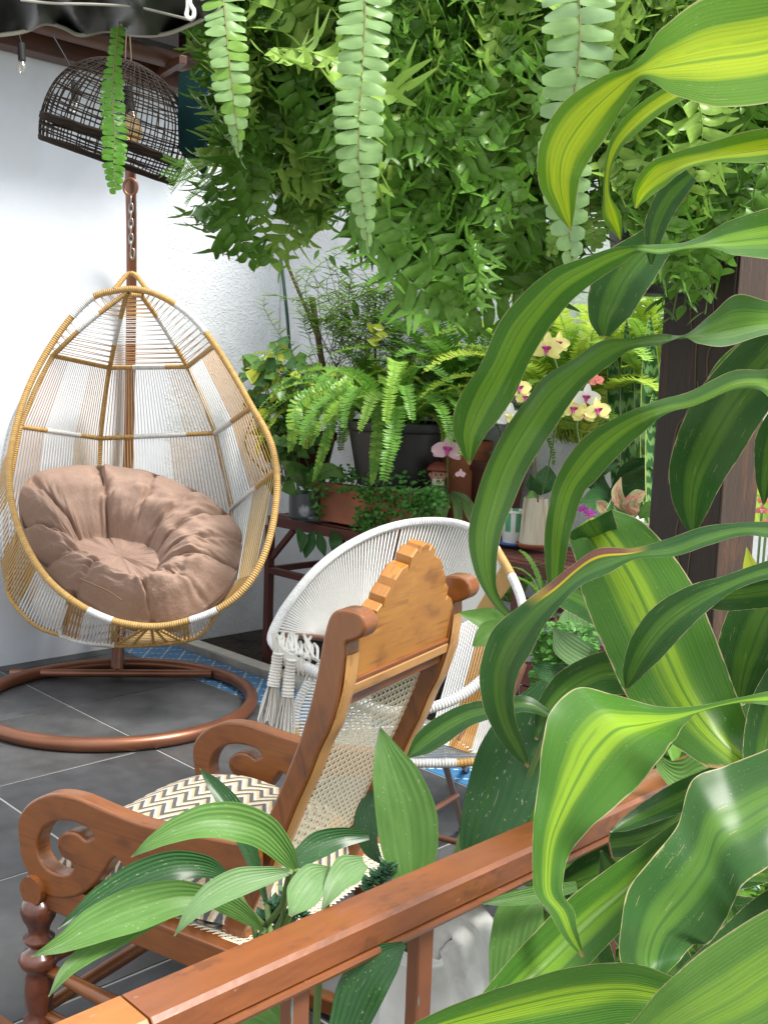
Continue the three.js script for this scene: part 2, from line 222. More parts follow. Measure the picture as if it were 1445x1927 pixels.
M.aspiPale = leafMat({ map: ribbedMap([.13, .24, .09], [.20, .33, .14], 661), bumpMap: ribBump, bumpScale: .0009, clearcoat: .4, clearcoatRoughness: .4 }, .28);
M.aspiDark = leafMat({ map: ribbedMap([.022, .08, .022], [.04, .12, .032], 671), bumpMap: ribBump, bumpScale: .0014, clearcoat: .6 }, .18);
M.paleLeaf = leafMat({ map: ribbedMap([.12, .22, .07], [.25, .36, .14], 681), bumpMap: ribBump, bumpScale: .002 }, .3);
const green = (a, b, s, tr = .32, o = {}) => leafMat({ map: tex(128, 128, (u, v) => mix3(a, b, fbm(u, v, 5, 4, s))), ...o }, tr);
M.fern = [green([.075, .195, .02], [.165, .335, .048], 701, .26, { clearcoat: .8, clearcoatRoughness: .25 }), green([.062, .165, .017], [.135, .28, .04], 702, .2, { clearcoat: .5, clearcoatRoughness: .3 }), green([.19, .35, .05], [.31, .47, .09], 703, .32, { clearcoat: .5, clearcoatRoughness: .3 })];
M.fern[3] = green([.12, .10, .04], [.20, .15, .07], 704, .2);
M.fernStem = std({ color: [.16, .15, .05], roughness: .7 });
M.sword = [green([.20, .35, .12], [.27, .43, .17], 711, .36), green([.19, .33, .14], [.26, .40, .19], 712, .36), green([.16, .33, .05], [.24, .42, .08], 713, .42)];
M.brightFern = green([.06, .20, .02], [.13, .31, .035], 714, .3);
M.bench = [green([.09, .23, .03], [.16, .35, .05], 721, .36), green([.19, .37, .04], [.30, .50, .08], 722, .42), green([.34, .50, .04], [.48, .60, .09], 723, .48)];
M.creeper = green([.06, .20, .035], [.13, .33, .07], 731, .3);
M.pothos = [green([.06, .15, .025], [.13, .25, .06], 741), green([.28, .34, .02], [.40, .44, .05], 742, .4), green([.02, .07, .018], [.05, .12, .03], 743, .2)];
M.variegated = leafMat({ map: tex(128, 128, (u, v) => mix3([.05, .15, .03], [.42, .48, .26], step(.48, .6, fbm(u, v, 5, 4, 751)))) }, .3);
M.snake = leafMat({ map: tex(128, 512, (u, v) => { const b = fbm(u, v, 10, 2, 761), s = Math.sin(v * 90 + 7 * fbm(u, v, 8, 3, 763)); let c = mix3([.025, .09, .02], [.16, .30, .09], step(-.1, .7, s + (b - .5))); return mix3(c, [.35, .42, .12], step(.86, .93, Math.abs(u - .5) * 2)); }) }, .15);
M.caladium = leafMat({ map: tex(128, 128, (u, v) => { const f = fbm(u, v, 8, 4, 771); return mix3([.50, .16, .14], mix3([.16, .28, .06], [.66, .52, .36], fbm(u, v, 16, 3, 775)), step(.38, .55, f)); }) }, .35);
M.croton = leafMat({ map: tex(128, 128, (u, v) => mix3([.04, .14, .02], [.38, .40, .03], step(.45, .56, fbm(u, v, 9, 3, 781)))) }, .35);
M.bark = std({ map: grime([.10, .075, .045], [.04, .03, .02], 791, 1), roughness: .95, bumpMap: wallBump, bumpScale: .006 });
M.coir = std({ map: grime([.05, .032, .018], [.018, .012, .008], 795, 1), roughness: 1, bumpMap: wallBump, bumpScale: .015 });
M.petalYellow = leafMat({ color: [.80, .75, .30] }, .35); M.petalWhite = leafMat({ color: [.80, .80, .76] }, .35); M.petalPink = leafMat({ color: [.74, .50, .56] }, .35); M.petalPurple = leafMat({ color: [.42, .10, .40] }, .35); M.lip = std({ color: [.36, .03, .16], roughness: .6 }); M.petalOrange = leafMat({ color: [.65, .22, .18] }, .3);
M.stem = std({ color: [.09, .15, .035], roughness: .6 }); M.dryStem = std({ color: [.13, .085, .045], roughness: .8 });
M.gnomeCap = std({ color: [.20, .045, .035], roughness: .5 }); M.gnomeSkin = std({ color: [.40, .20, .14], roughness: .6 }); M.gnomeBody = std({ color: [.06, .08, .04], roughness: .6 });
// ---------------------------------------------------------------- the setting: ground, patio, walls, roof
{
  const g = setting('ground'); const q = new THREE.PlaneGeometry(120, 120).rotateX(-Math.PI / 2).translate(0, -.05, -20); part(g, 'paving', grainUV(q, UA), M.ground);
  // patio of slate tiles in light grout
  const fl = setting('floor'); const u0 = 1.985, v0 = -3.745, s = .603, U1 = 2.588;
  part(fl, 'grout', box(R(.6, -1.4, -.0215), 3.976, .04, 6.1, UA, .001), M.grout);
  const tg = [0, 1, 2].map((k) => { const t = new RoundedBoxGeometry(s - .0085, .012, s - .0085, 2, .0015); const n = grainUV(t, new V3(1, 0, 0)); n.translate(0, -.0042, 0); const a = n.attributes.uv; for (let i = 0; i < a.count; i++) a.setXY(i, a.getX(i) * 1.6 + k * .3, a.getY(i) * 1.6 + k * .47); return n; });
  for (let i = -5; i < 1; i++) for (let j = -2; j < 8; j++) { const m = local(fl, 'tile', tg[mod(i * 2 + j, 3)], M.slate[mod(i + 2 * j, 3)]); m.position.copy(R(u0 + (i + .5) * s, v0 + (j + .5) * s, -.001 * rnd())); m.rotation.y = YAW + Math.PI / 2 * mod(i * 3 + j, 4); }
  // blue patterned border tiles
  const bd = setting('border'); const w = .24; part(bd, 'grout', box(R(U1 + .123, -1.4, -.0215), .243, .04, 6.1, UA, .001), M.grout);
  const bt = new RoundedBoxGeometry(w - .003, .012, w - .003, 1, .001); const p = bt.attributes.position, uv = bt.attributes.uv; for (let i = 0; i < p.count; i++) uv.setXY(i, p.getX(i) / w + .5, p.getZ(i) / w + .5); bt.translate(0, -.004, 0);
  for (let j = 0; j < 18; j++) { const m = local(bd, 'tile', bt, M.blueTile); m.position.copy(R(U1 + .123, -4.44 + (j + .5) * w)); m.rotation.y = YAW; }
  const cb = setting('curb'); for (let j = 0; j < 5; j++) part(cb, 'curb_stone', box(R(U1 + .285, -4.44 + (j + .5) * .93, .004), .075, .07, .926, UA, .008), M.concrete);
  const bed = setting('planting_bed'); part(bed, 'soil', box(R(3.24, -1.6, -.045), .62, .05, 5.6, UA, .01), M.soil);
}
const wallGeo = (a, b, h0, h1, t, out) => { const d = b.clone().sub(a), l = d.length(); d.normalize(); const c = a.clone().lerp(b, .5).setY((h0 + h1) / 2).addScaledVector(out, t / 2); const g = new THREE.BoxGeometry(l, h1 - h0, t, 1, 1, 1); const Z = new V3().crossVectors(d, UP).normalize(); g.applyMatrix4(new THREE.Matrix4().makeBasis(d, UP, Z).setPosition(c)); return grainUV(g, d); };
solo('house_wall', wallGeo(R(-1.5, -4.44), R(2.85, -4.44), -.04, 2.62, .2, UB.clone().negate()), M.smoothWall, 'smooth bluish white house wall behind the hanging egg chair', 'wall');
solo('side_wall', wallGeo(R(2.85, -4.446), R(3.75, -4.446), -.04, 3.3, .2, UB.clone().negate()), M.roughWall, 'short rough white wall strip between the smooth house wall and the far corner', 'wall');
solo('garden_wall', wallGeo(R(3.55, -4.44), R(3.55, -2.3), -.04, 3.3, .2, UA), M.roughWall, 'rough whitewashed garden wall behind the bench of potted plants', 'wall');
solo('far_wall', wallGeo(R(7.5, -8), R(7.5, 6), -.04, 2.6, .2, UA), M.roughWall, 'pale wall far behind the wooden post', 'wall');
{ // roof edge over the house wall: dark deck, rafter beam and brackets
  const t = thing('roof_eave', 'dark roof deck with red-brown beam above the white house wall', 'roof', R(1.5, -4.2, 2.62));
  part(t, 'deck', box(R(1.0, -4.3, 2.79), 4.1, .05, .62, UA, .005), M.roofDark);
  part(t, 'wall_plate', bar(R(-1.3, -4.36, 2.67), R(2.93, -4.36, 2.67), .12, .10), M.roofWood);
  part(t, 'beam', tube([R(-1.3, -4.18, 2.70), R(2.9, -4.18, 2.70)], .055, 1, 14), M.roofWood);
  for (let k = 0; k < 4; k++) part(t, 'rafter', bar(R(.5 + k * .75, -4.42, 2.735), R(.5 + k * .75, -4.0, 2.735), .06, .07), M.roofWood);
  part(t, 'edge_beam', bar(R(-1.3, -4.0, 2.72), R(2.6, -4.0, 2.72), .10, .06), M.roofDark);
  part(t, 'bracket', bar(P(285, 150, 4.9), P(345, 112, 4.5), .035, .035), M.roofWood);
}
{ // square weathered post on the right
  const d = 2.35, c = P(1330, 820, d); c.y = 0; const t = thing('wooden_post', 'weathered dark wooden post behind the striped leaves', 'post', c);
  const s = .166; const g = new RoundedBoxGeometry(s, 2.6, s, 2, .006).rotateY(YAW + .02).translate(c.x, 1.3, c.z); part(t, 'shaft', grainUV(g, UP), M.post);
  const fx = new V3(Math.sin(YAW + .02), 0, Math.cos(YAW + .02)); // right-hand face board, browner
  const q = new RoundedBoxGeometry(s - .004, 2.58, .006, 1, .002).rotateY(YAW + .02).translate(c.x + fx.x * (s / 2 + .002), 1.29, c.z + fx.z * (s / 2 + .002)); part(t, 'face_board', grainUV(q, UP), M.postFace);
  const f2 = new V3(-fx.z, 0, fx.x); for (let k = 0; k < 9; k++) { const h0 = rr(.9, 1.75), pts = []; let a = rr(-.045, .045); for (let j = 0; j < 6; j++) { a = Math.max(-.05, Math.min(.05, a + rr(-.015, .015))); pts.push(c.clone().addScaledVector(f2, s / 2 + .0015).addScaledVector(fx, a).setY(h0 - j * rr(.02, .05))); } part(t, 'root', tube(pts, .0012, 14, 4), M.dryStem); }
}
{ // wooden balustrade in front of the camera, running away to the right
  const t = thing('balustrade', 'varnished wooden railing with moulded top rail in the foreground', 'railing', R(.7, -.686, 0));
  const prof = [[-.0235, -.025], [-.0235, -.003], [-.02, 0], [.02, 0], [.0235, -.0035], [.0235, -.025], [.019, -.027], [.019, -.029], [.0235, -.031], [.0245, -.034], [.023, -.037], [.018, -.038], [-.018, -.038], [-.023, -.037], [-.0245, -.034], [-.0235, -.031], [-.019, -.029], [-.019, -.027]];
  const H0 = .83, seg = (a, b) => { const s = new THREE.Shape(prof.map((q) => new THREE.Vector2(...q))); const g = new THREE.ExtrudeGeometry(s, { depth: b - a, bevelEnabled: true, bevelSize: .0012, bevelThickness: .0012, bevelSegments: 2, steps: 1 }); g.applyMatrix4(new THREE.Matrix4().makeBasis(UB, UP, UA.clone().negate()).setPosition(R(b, -.686, H0))); return grainUV(g, UA); };
  const jo = .419; part(t, 'top_rail', seg(-.35, jo - .002), M.railNew, 'newer orange-brown length of top rail'); part(t, 'top_rail', seg(jo + .002, 1.46), M.rail);
  for (const [x, y] of [[555, 1880], [790, 1800], [1150, 1620]]) { const q = hit(x, y, R(0, -.686, 0), UB); q.y = 0; part(t, 'baluster', bar(q.clone().setY(.0), q.clone().setY(.794), .022, .018, UA), M.baluster); }
  part(t, 'bottom_rail', bar(R(-.35, -.686, .07), R(1.46, -.686, .07), .05, .04), M.rail);
}

// ---------------------------------------------------------------- hanging egg chair on its stand
const along = (pts, t) => { const c = curve(pts); return c.getPointAt(t); };
const pol = (list) => list.map(([x, y, d]) => P(x, y, d));
{
  const ringC = G(222, 1318, .022), t = thing('egg_chair_stand', 'copper stand of the egg chair with round floor ring and tall pole', 'chair stand', ringC.clone().setY(0));
  const ring = []; for (let k = 0; k < 40; k++) { const a = k / 40 * Math.PI * 2; ring.push(new V3(ringC.x + Math.cos(a) * .528, .0265, ringC.z + Math.sin(a) * .528)); }
  part(t, 'floor_ring', tube(ring, .027, 96, 14, true), M.copper);
  const foot = G(222, 1266, .03); part(t, 'cross_bar', tube([G(20, 1266, .03), G(398, 1268, .03)], .0175, 1, 12), M.copper);
  const pole = [foot, P(225, 1215, 4.72), P(231, 1100, 4.86), P(238, 960, 4.93), P(243, 820, 4.95), P(246, 680, 4.92), P(248, 540, 4.85), P(248, 440, 4.75), P(247, 370, 4.62), P(246, 340, 4.53), P(246, 316, 4.47)];
  part(t, 'pole', tube(pole, .0235, 60, 14), M.copper);
  part(t, 'pole', tube([G(214, 1263, .03).add(new V3(0, .01, 0)), P(216, 1225, 4.7), P(219, 1190, 4.74)], .012, 6, 8), M.copper);
  const hookC = P(246, 352, 4.41), hk = []; for (let k = 0; k < 16; k++) { const a = k / 16 * Math.PI * 2; hk.push(hookC.clone().add(new V3(Math.cos(a) * .028, Math.sin(a) * .034, 0))); } part(t, 'hanging_ring', tube(hk, .006, 24, 8, true), M.copper);
  const ch = thing('hanging_chain', 'short steel chain between the copper pole and the egg chair', 'chain', P(247, 372, 4.4));
  for (let k = 0; k < 8; k++) { const c = P(247 + (k > 6 ? 3 : 0), 378 + k * 14.2, 4.4), X = new V3(k % 2 ? 1 : .25, 0, k % 2 ? .3 : 1).normalize(), l = []; for (let j = 0; j < 12; j++) { const a = j / 12 * Math.PI * 2; l.push(c.clone().addScaledVector(X, Math.cos(a) * .0095).add(new V3(0, Math.sin(a) * .022, 0))); } part(ch, 'link', tube(l, .0033, 16, 6, true), M.chain); }
}
{
  const t = thing('egg_chair', 'hanging egg chair of tan and white cord on a rattan-wrapped frame', 'egg chair', P(260, 1200, 4.2));
  // the rim traced round its opening; the bottom comes forward
  const dz = (y) => 4.36 - .42 * step(560, 1180, y);
  const rimP = [[248, 544], [212, 548], [178, 558], [136, 596], [89, 662], [52, 735], [29, 809], [18, 880], [22, 940], [36, 994], [62, 1050], [96, 1096], [137, 1130], [180, 1155], [228, 1172], [295, 1179], [352, 1169], [408, 1148], [450, 1118], [484, 1073], [507, 1014], [519, 950], [521, 890], [512, 840], [497, 805], [473, 764], [442, 709], [403, 647], [364, 600], [322, 568], [280, 549]].map(([x, y]) => P(x, y, dz(y) + (x < 260 ? .06 : -.06) * Math.min(1, Math.abs(x - 260) / 200)));
  const rim = curve(rimP, true); const nearT = (x, y) => { let b = 0, bd = 1e9; for (let k = 0; k < 600; k++) { const q = rim.getPointAt(k / 600).clone().sub(CAM).applyMatrix3(camR.clone().transpose()); const X = CX + q.x / -q.z * FOC, Y = CY - q.y / -q.z * FOC, d = (X - x) ** 2 + (Y - y) ** 2; if (d < bd) { bd = d; b = k / 600; } } return b; };
  const seg = (a, b, n = 20) => { if (b < a) b += 1; const l = []; for (let k = 0; k <= n; k++) l.push(rim.getPointAt(mod(a + (b - a) * k / n, 1))); return l; };
  const marks = [[136, 596], [178, 558]].map((q) => nearT(...q)), mb = [[167, 1150], [213, 1167]].map((q) => nearT(...q)), mc = [[360, 1166], [411, 1146]].map((q) => nearT(...q)), md = [[388, 628], [330, 574]].map((q) => nearT(...q));
  const cuts = [marks[1], marks[0], mb[0], mb[1], mc[0], mc[1], md[0], md[1]].map((x) => x); // order runs anticlockwise from the top
  const names = ['white', 'tan', 'white', 'tan', 'white', 'tan', 'white', 'tan']; const cr = .0135;
  for (let k = 0; k < 8; k++) { const w = names[k] === 'white'; part(t, w ? 'white_binding' : 'rim', tube(seg(cuts[k], cuts[(k + 1) % 8], 40), w ? cr * 1.06 : cr, 60, 10), w ? M.whiteWrap : M.tanWrap); }
  // inner frame
  const N = (x, y, d) => P(x, y, d);
  const ap = N(240, 550, 4.37), ap2 = N(262, 550, 4.37);
  const L1a = N(100, 669, 4.45), L2a = N(207, 692, 4.72), R2a = N(353, 690, 4.68), Ra = rim.getPointAt(nearT(403, 650));
  const L1b = N(40, 803, 4.42), L2b = N(190, 825, 4.84), R2b = N(405, 815, 4.76), Rb = rim.getPointAt(nearT(473, 765));
  const L1c = N(12, 960, 4.40), L2c = N(185, 985, 4.84), R2c = N(436, 958, 4.72), Rc = rim.getPointAt(nearT(510, 884));
  const L1d = N(17, 1112, 4.36), L2d = N(185, 1150, 4.72), R2d = N(420, 1100, 4.6), Rd = rim.getPointAt(nearT(480, 1078));
  const bot = pol([[15, 1112, 4.36], [27, 1135, 4.34], [70, 1177, 4.3], [116, 1195, 4.26], [151, 1207, 4.24], [217, 1214, 4.22], [290, 1212, 4.2], [341, 1206, 4.2], [372, 1197, 4.22], [411, 1152, 4.3]]);
  const fr = .0105; const wrapBar = (pts, pat, n = 24) => { // a wrapped bar in stretches of tan and white
    const c = curve(pts); let a = 0; for (const [b, w] of pat) { const l = []; for (let k = 0; k <= 6; k++) l.push(c.getPointAt(a + (b - a) * k / 6)); part(t, w ? 'white_binding' : 'frame_bar', tube(l, fr * (w ? 1.07 : 1), n, 8), w ? M.whiteWrap : M.tanWrap); a = b; } };
  wrapBar([ap, N(165, 608, 4.40), L1a], [[.35, 0], [.62, 1], [1, 0]]); wrapBar([ap, N(222, 620, 4.56), L2a], [[.35, 0], [.7, 1], [1, 0]]); wrapBar([ap2, N(306, 612, 4.53), R2a], [[.35, 0], [.72, 1], [1, 0]]);
  wrapBar([L1a, N(66, 735, 4.44), L1b], [[1, 0]]); wrapBar([L2a, N(197, 755, 4.79), L2b], [[1, 0]]); wrapBar([R2a, N(383, 752, 4.73), R2b], [[1, 0]]);
  wrapBar([L1b, L1c, L1d], [[1, 0]]); wrapBar([L2b, L2c, L2d], [[1, 0]]); wrapBar([R2b, R2c, R2d], [[1, 0]]);
  wrapBar([L1a, L2a], [[1, 0]]); wrapBar([L2a, R2a], [[.3, 0], [.72, 1], [1, 0]]); wrapBar([R2a, Ra], [[1, 0]]);
  wrapBar([L1b, L2b], [[.3, 0], [.72, 1], [1, 0]]); wrapBar([L2b, R2b], [[.3, 0], [.76, 1], [1, 0]]); wrapBar([R2b, Rb], [[.5, 1], [1, 0]]); wrapBar([R2c, Rc], [[.6, 1], [1, 0]]);
  wrapBar([N(248, 555, 4.36), N(268, 556, 4.36)], [[1, 0]]); part(t, 'white_binding', tube([bot[3], bot[4], bot[5]], .0125, 16, 8), M.whiteWrap); part(t, 'frame_bar', tube(bot, .0115, 50, 8), M.tanWrap);
  wrapBar([rim.getPointAt(nearT(132, 1128)), N(125, 1160, 4.18), bot[3]], [[.8, 0], [1, 1]]); wrapBar([rim.getPointAt(nearT(36, 994)), N(25, 1050, 4.28), bot[0]], [[1, 0]]);
  for (const [x, dx] of [[216, 34], [277, -32]]) part(t, 'hanger', tube([P(x, 545, 4.37), P(x + dx * .7, 517, 4.4), P(247, 514, 4.4)], .0105, 14, 8), M.tanWrap); // the two short arms under the chain
  // cords between two bars: p0-p1 and q0-q1, colours by stretches
  const cords = (A, B, n, pat, r = .0021, twist = 0) => { const by = new Map(); const ca = A.getPointAt ? A : A.length === 2 ? new THREE.LineCurve3(...A) : curve(A), cb = B.getPointAt ? B : B.length === 2 ? new THREE.LineCurve3(...B) : curve(B); for (let k = 0; k < n; k++) { const u = (k + .5) / n, m = pat.find(([e]) => u <= e)[1]; const a = ca.getPointAt(u), b = cb.getPointAt(sat(u + twist * (k % 2 ? 1 : -1))); if (!by.has(m)) by.set(m, []); by.get(m).push(rod(a, b, r, 5)); } for (const [m, l] of by) if (l.length < 4) l.forEach((q) => part(t, 'cord', q, m)); else part(t, 'cord_panel', l, m); };
  const T = M.tanCord, W = M.whiteCord, Bn = M.brownCord, O = M.orangeCord;
  cords([ap, N(165, 608, 4.40), L1a], [ap, N(222, 620, 4.56), L2a], 30, [[.35, T], [.7, W], [1, Bn]], .0019, .012);
  cords([ap, N(222, 620, 4.56), L2a], [ap2, N(306, 612, 4.53), R2a], 34, [[.35, T], [.72, W], [1, Bn]], .0019, .012);
  const rt = seg(nearT(404, 650), nearT(262, 546), 20).reverse(); cords([ap2, N(306, 612, 4.53), R2a], rt, 32, [[.3, T], [.72, W], [1, Bn]], .0019, .02);
  cords([ap, N(165, 608, 4.40), L1a], seg(nearT(232, 545), nearT(86, 668), 20), 26, [[.3, T], [.65, W], [1, T]], .0019, .02);
  cords([L1a, L2a], [L1b, L2b], 32, [[.28, Bn], [.66, W], [1, T]]); cords([L2a, R2a], [L2b, R2b], 34, [[.3, T], [.74, W], [1, T]]); cords([R2a, Ra], [R2b, Rb], 18, [[.5, W], [1, O]], .0021);
  cords([L1b, L2b], [L1c, L2c], 32, [[.28, Bn], [.66, W], [1, T]]); cords([L2b, R2b], [L2c, R2c], 40, [[.3, T], [.6, W], [1, Bn]]); cords([R2b, Rb], [R2c, Rc], 19, [[.45, W], [1, O]], .0022);
  cords([L1c, L2c], [L1d, L2d], 32, [[.3, Bn], [.66, W], [1, T]]); cords([L2c, R2c], [L2d, R2d], 40, [[.3, T], [.6, W], [1, Bn]]); cords([R2c, Rc], [R2d, Rd], 19, [[.55, W], [1, T]], .0022);
  cords([L2d, R2d], [bot[4], bot[8]], 34, [[.3, T], [.66, W], [1, T]]); cords([L1d, L2d], [bot[0], bot[4]], 26, [[.3, T], [.66, W], [1, T]]); cords([R2d, Rd], [bot[8], bot[9]], 20, [[.5, W], [1, T]]);
  // outer sides seen past the rim on the left and under it
  const sideRim = seg(nearT(64, 715), nearT(34, 990), 20), sideOut = pol([[52, 735, 4.4], [22, 800, 4.46], [4, 880, 4.5], [-8, 960, 4.5], [0, 1056, 4.44]]); part(t, 'frame_bar', tube(sideOut, .0105, 30, 8), M.whiteWrap);
  cords(sideRim, sideOut, 34, [[.45, W], [.8, T], [1, W]], .0036);
  cords(seg(nearT(34, 990), nearT(134, 1129), 20), pol([[2, 1058, 4.44], [15, 1112, 4.36]].concat([[70, 1177, 4.3], [114, 1193, 4.26]])), 30, [[.5, T], [1, W]], .0036);
  cords(pol([[62, 1050, 4.22], [132, 1128, 4.17]]), pol([[20, 1115, 4.34], [112, 1190, 4.25]]), 18, [[.4, Bn], [1, W]], .0036);
  cords(seg(nearT(134, 1130), nearT(220, 1169), 20), [bot[3], bot[4], bot[5]], 30, [[.32, Bn], [.86, W], [1, T]], .0027, .01);
  cords(seg(nearT(340, 1172), nearT(412, 1146), 20), [bot[7], bot[8], bot[9]], 26, [[.2, T], [.7, W], [1, T]], .0027, .01);
  cords(seg(nearT(412, 1146), nearT(482, 1076), 20), [bot[9], P(425, 1130, 4.4), Rd], 24, [[.4, T], [1, W]], .0034);
  const fanC = P(285, 1176, 4.02); for (const q of [bot[5], P(250, 1213, 4.2), bot[6], P(316, 1209, 4.2), bot[7]]) part(t, 'frame_bar', rod(fanC, q, .006, 6), M.tanWrap);
  const web = []; for (let k = 1; k < 12; k++) { const f = k / 12; const l = [bot[5], P(250, 1213, 4.2), bot[6], P(316, 1209, 4.2), bot[7]].map((q) => fanC.clone().lerp(q, f)); for (let j = 0; j < 4; j++) web.push(rod(l[j], l[j + 1], .0028, 5)); } part(t, 'cord_panel', web, T);
  cords(seg(nearT(220, 1170), nearT(285, 1179), 10), [bot[5], fanC], 12, [[1, T]]); cords(seg(nearT(290, 1179), nearT(342, 1172), 10), [fanC, bot[7]], 10, [[1, T]]);
}
{ // round papasan cushion: a deep dish of puffed segments, traced inside the rim
  const C = P(250, 1050, 4.34), t = thing('seat_cushion', 'round brown papasan cushion with puffed lobes inside the egg chair', 'cushion', C.clone());
  // outline of the roll (pixel, depth), and the seat pad in the middle
  const O = [[452, 1045, 4.31], [452, 1000, 4.34], [425, 962, 4.44], [385, 932, 4.42], [330, 905, 4.5], [262, 882, 4.55], [190, 876, 4.57], [120, 878, 4.54], [62, 893, 4.46], [42, 925, 4.36], [42, 975, 4.38], [60, 1030, 4.34], [92, 1071, 4.25], [140, 1111, 4.18], [200, 1144, 4.14], [262, 1166, 4.12], [315, 1166, 4.12], [375, 1148, 4.16], [415, 1114, 4.21], [445, 1074, 4.26]].map((q) => P(...q));
  const I = [[300, 1062, 4.20], [300, 1050, 4.24], [295, 1040, 4.28], [285, 1030, 4.32], [262, 1022, 4.36], [235, 1016, 4.38], [205, 1012, 4.39], [180, 1012, 4.38], [158, 1014, 4.36], [145, 1020, 4.33], [146, 1030, 4.30], [158, 1042, 4.26], [178, 1058, 4.22], [200, 1072, 4.18], [225, 1084, 4.16], [245, 1092, 4.15], [262, 1092, 4.15], [280, 1086, 4.16], [290, 1078, 4.17], [297, 1070, 4.18]].map((q) => P(...q));
  const oc = curve(O, true), ic = curve(I, true), M0 = P(228, 1050, 4.32), out = CAM.clone().sub(C).normalize().multiplyScalar(.75).add(new V3(0, .66, 0)).normalize();
  const edges = [.03, .10, .165, .225, .30, .42, .515, .585, .65, .775, .87, .965], strength = [.5, 1, .8, .45, 1.1, .5, .9, .5, 1, 1.1, .5, .9]; // creases, as shares of the way round (anticlockwise from the right)
  const lobe = (b) => { for (let k = 0; k < edges.length; k++) { const e0 = edges[k], e1 = k + 1 < edges.length ? edges[k + 1] : edges[0] + 1; const x = b < edges[0] ? b + 1 : b; if (x >= e0 && x < e1) { const f = (x - e0) / (e1 - e0); return [f, k, e1 - e0, mixn(strength[k], strength[(k + 1) % edges.length], step(.3, .7, f))]; } } return [.5, 0, .1, 1]; };
  const gb = new GB();
  const wrap = (b, g) => { if (b < .94) return g(b); const q = step(.94, 1, b); return g(b) * (1 - q) + g(b - 1) * q; }; // the folds meet where the round closes
  const pt = (a, b) => {
    const [f, k, wd, sg] = lobe(mod(b, 1)), dl = Math.min(f, 1 - f) * wd, e = 1 - sg * (1 - Math.pow(sat(Math.sin(f * Math.PI)), .35)), bu = b >= 1 ? 0 : b;
    const o = oc.getPoint(bu), i = ic.getPoint(bu), rad = o.clone().sub(M0).normalize(), cr = Math.exp(-Math.pow(dl / .022, 2)), hair = sg * Math.exp(-Math.pow(dl / .0045, 2));
    let p;
    const wob = wrap(b, (b) => noise(b * 34, a * 5 + k, 1 << 20, 12) - .5), fine = wrap(b, (b) => noise(b * 90 + a * 7, a * 10, 1 << 20, 14) - .5);
    if (a < .22) { const s = a / .22; p = M0.clone().lerp(i, s); p.addScaledVector(out, .012 * (1 - s * s) + .016 * wob * s + wrap(b, (b) => noise(b * 9, a * 12, 1 << 20, 19) - .5) * .014 * Math.sin(s * 3.1)); }
    else if (a < .66) { // up over the roll
      const s = (a - .22) / .44; p = i.clone().lerp(o, s); const puff = Math.sin(Math.PI * Math.pow(s, .8));
      p.addScaledVector(out, puff * (.088 + .03 * e) - .02 * hair * (1 - .3 * s) - .010 * cr + .045 * wob * (.3 + cr) * Math.min(1, s * 3) + .02 * fine * (.3 + 1.2 * cr) + wrap(b, (b) => noise(b * 160 + s * 14, s * 5, 1 << 20, 33) - .5) * .026 * cr * puff + wrap(b, (b) => noise(b * 14, s * 6 + k * 3, 1 << 20, 16) - .5) * .034 * puff + wrap(b, (b) => noise(b * 40 + s * 9, s * 8, 1 << 20, 26) - .5) * .016 * puff);
    } else { const s = (a - .66) / .34, q = s * Math.PI * .9; const drop = .12 + .02 * e; p = o.clone().addScaledVector(rad, (.028 * e - .016 * hair) * Math.sin(q) + (1 - Math.cos(q)) * -.022).addScaledVector(out, -drop * s + .012 * wob * (1 - s) + .007 * fine * (1 - s)); if (s > .16 && s < .2) p.addScaledVector(rad, -.004); }
    return p;
  };
  gb.grid(90, 320, pt, (a, b) => [b * 2.4, a * .8]);
  const under = M0.clone().addScaledVector(out, -.16); gb.grid(6, 320, (a, b) => pt(1, b).lerp(under, a), (a, b) => [b * 2.4, a * .8]);
  part(t, 'cover', gb.geo(), M.cushion);
  part(t, 'zip', tube(pol([[151, 1089, 4.02], [176, 1100, 4.01], [205, 1113, 4.0], [230, 1130, 4.0]]), .003, 20, 6), M.dryStem);
}
// ---------------------------------------------------------------- carved rocking chair seen from behind; f runs forward, h up, s across from the near side to the far side
const RC = G(100, 1500, .575).setY(0), RS = G(440, 1358, .575).setY(0).sub(RC).normalize(), RF = new V3(RS.z, 0, -RS.x), RWID = .513;
const rk = (f, h, s) => RC.clone().addScaledVector(RF, f).addScaledVector(RS, s).setY(h);
const fh = (x, y, s = 0) => { const o = rk(0, 0, s), q = hit(x, y, o, RS).sub(RC); return [q.dot(RF), q.y]; };
const rkBasis = (s) => new THREE.Matrix4().makeBasis(RF, UP, RS).setPosition(RC.clone().addScaledVector(RS, s));
function board(outline, holes, thick, s, bev = .004, dir = RF) { const sh = new THREE.Shape(smoothShape(outline).getPoints(outline.length * 6)); for (const h of holes) sh.holes.push(new THREE.Path(smoothShape(h).getPoints(h.length * 6))); const g = new THREE.ExtrudeGeometry(sh, { depth: thick - 2 * bev, bevelEnabled: true, bevelSize: bev, bevelThickness: bev, bevelOffset: -bev, bevelSegments: 3, curveSegments: 8 }); g.translate(0, 0, bev).applyMatrix4(rkBasis(s)); return grainUV(g, dir); }
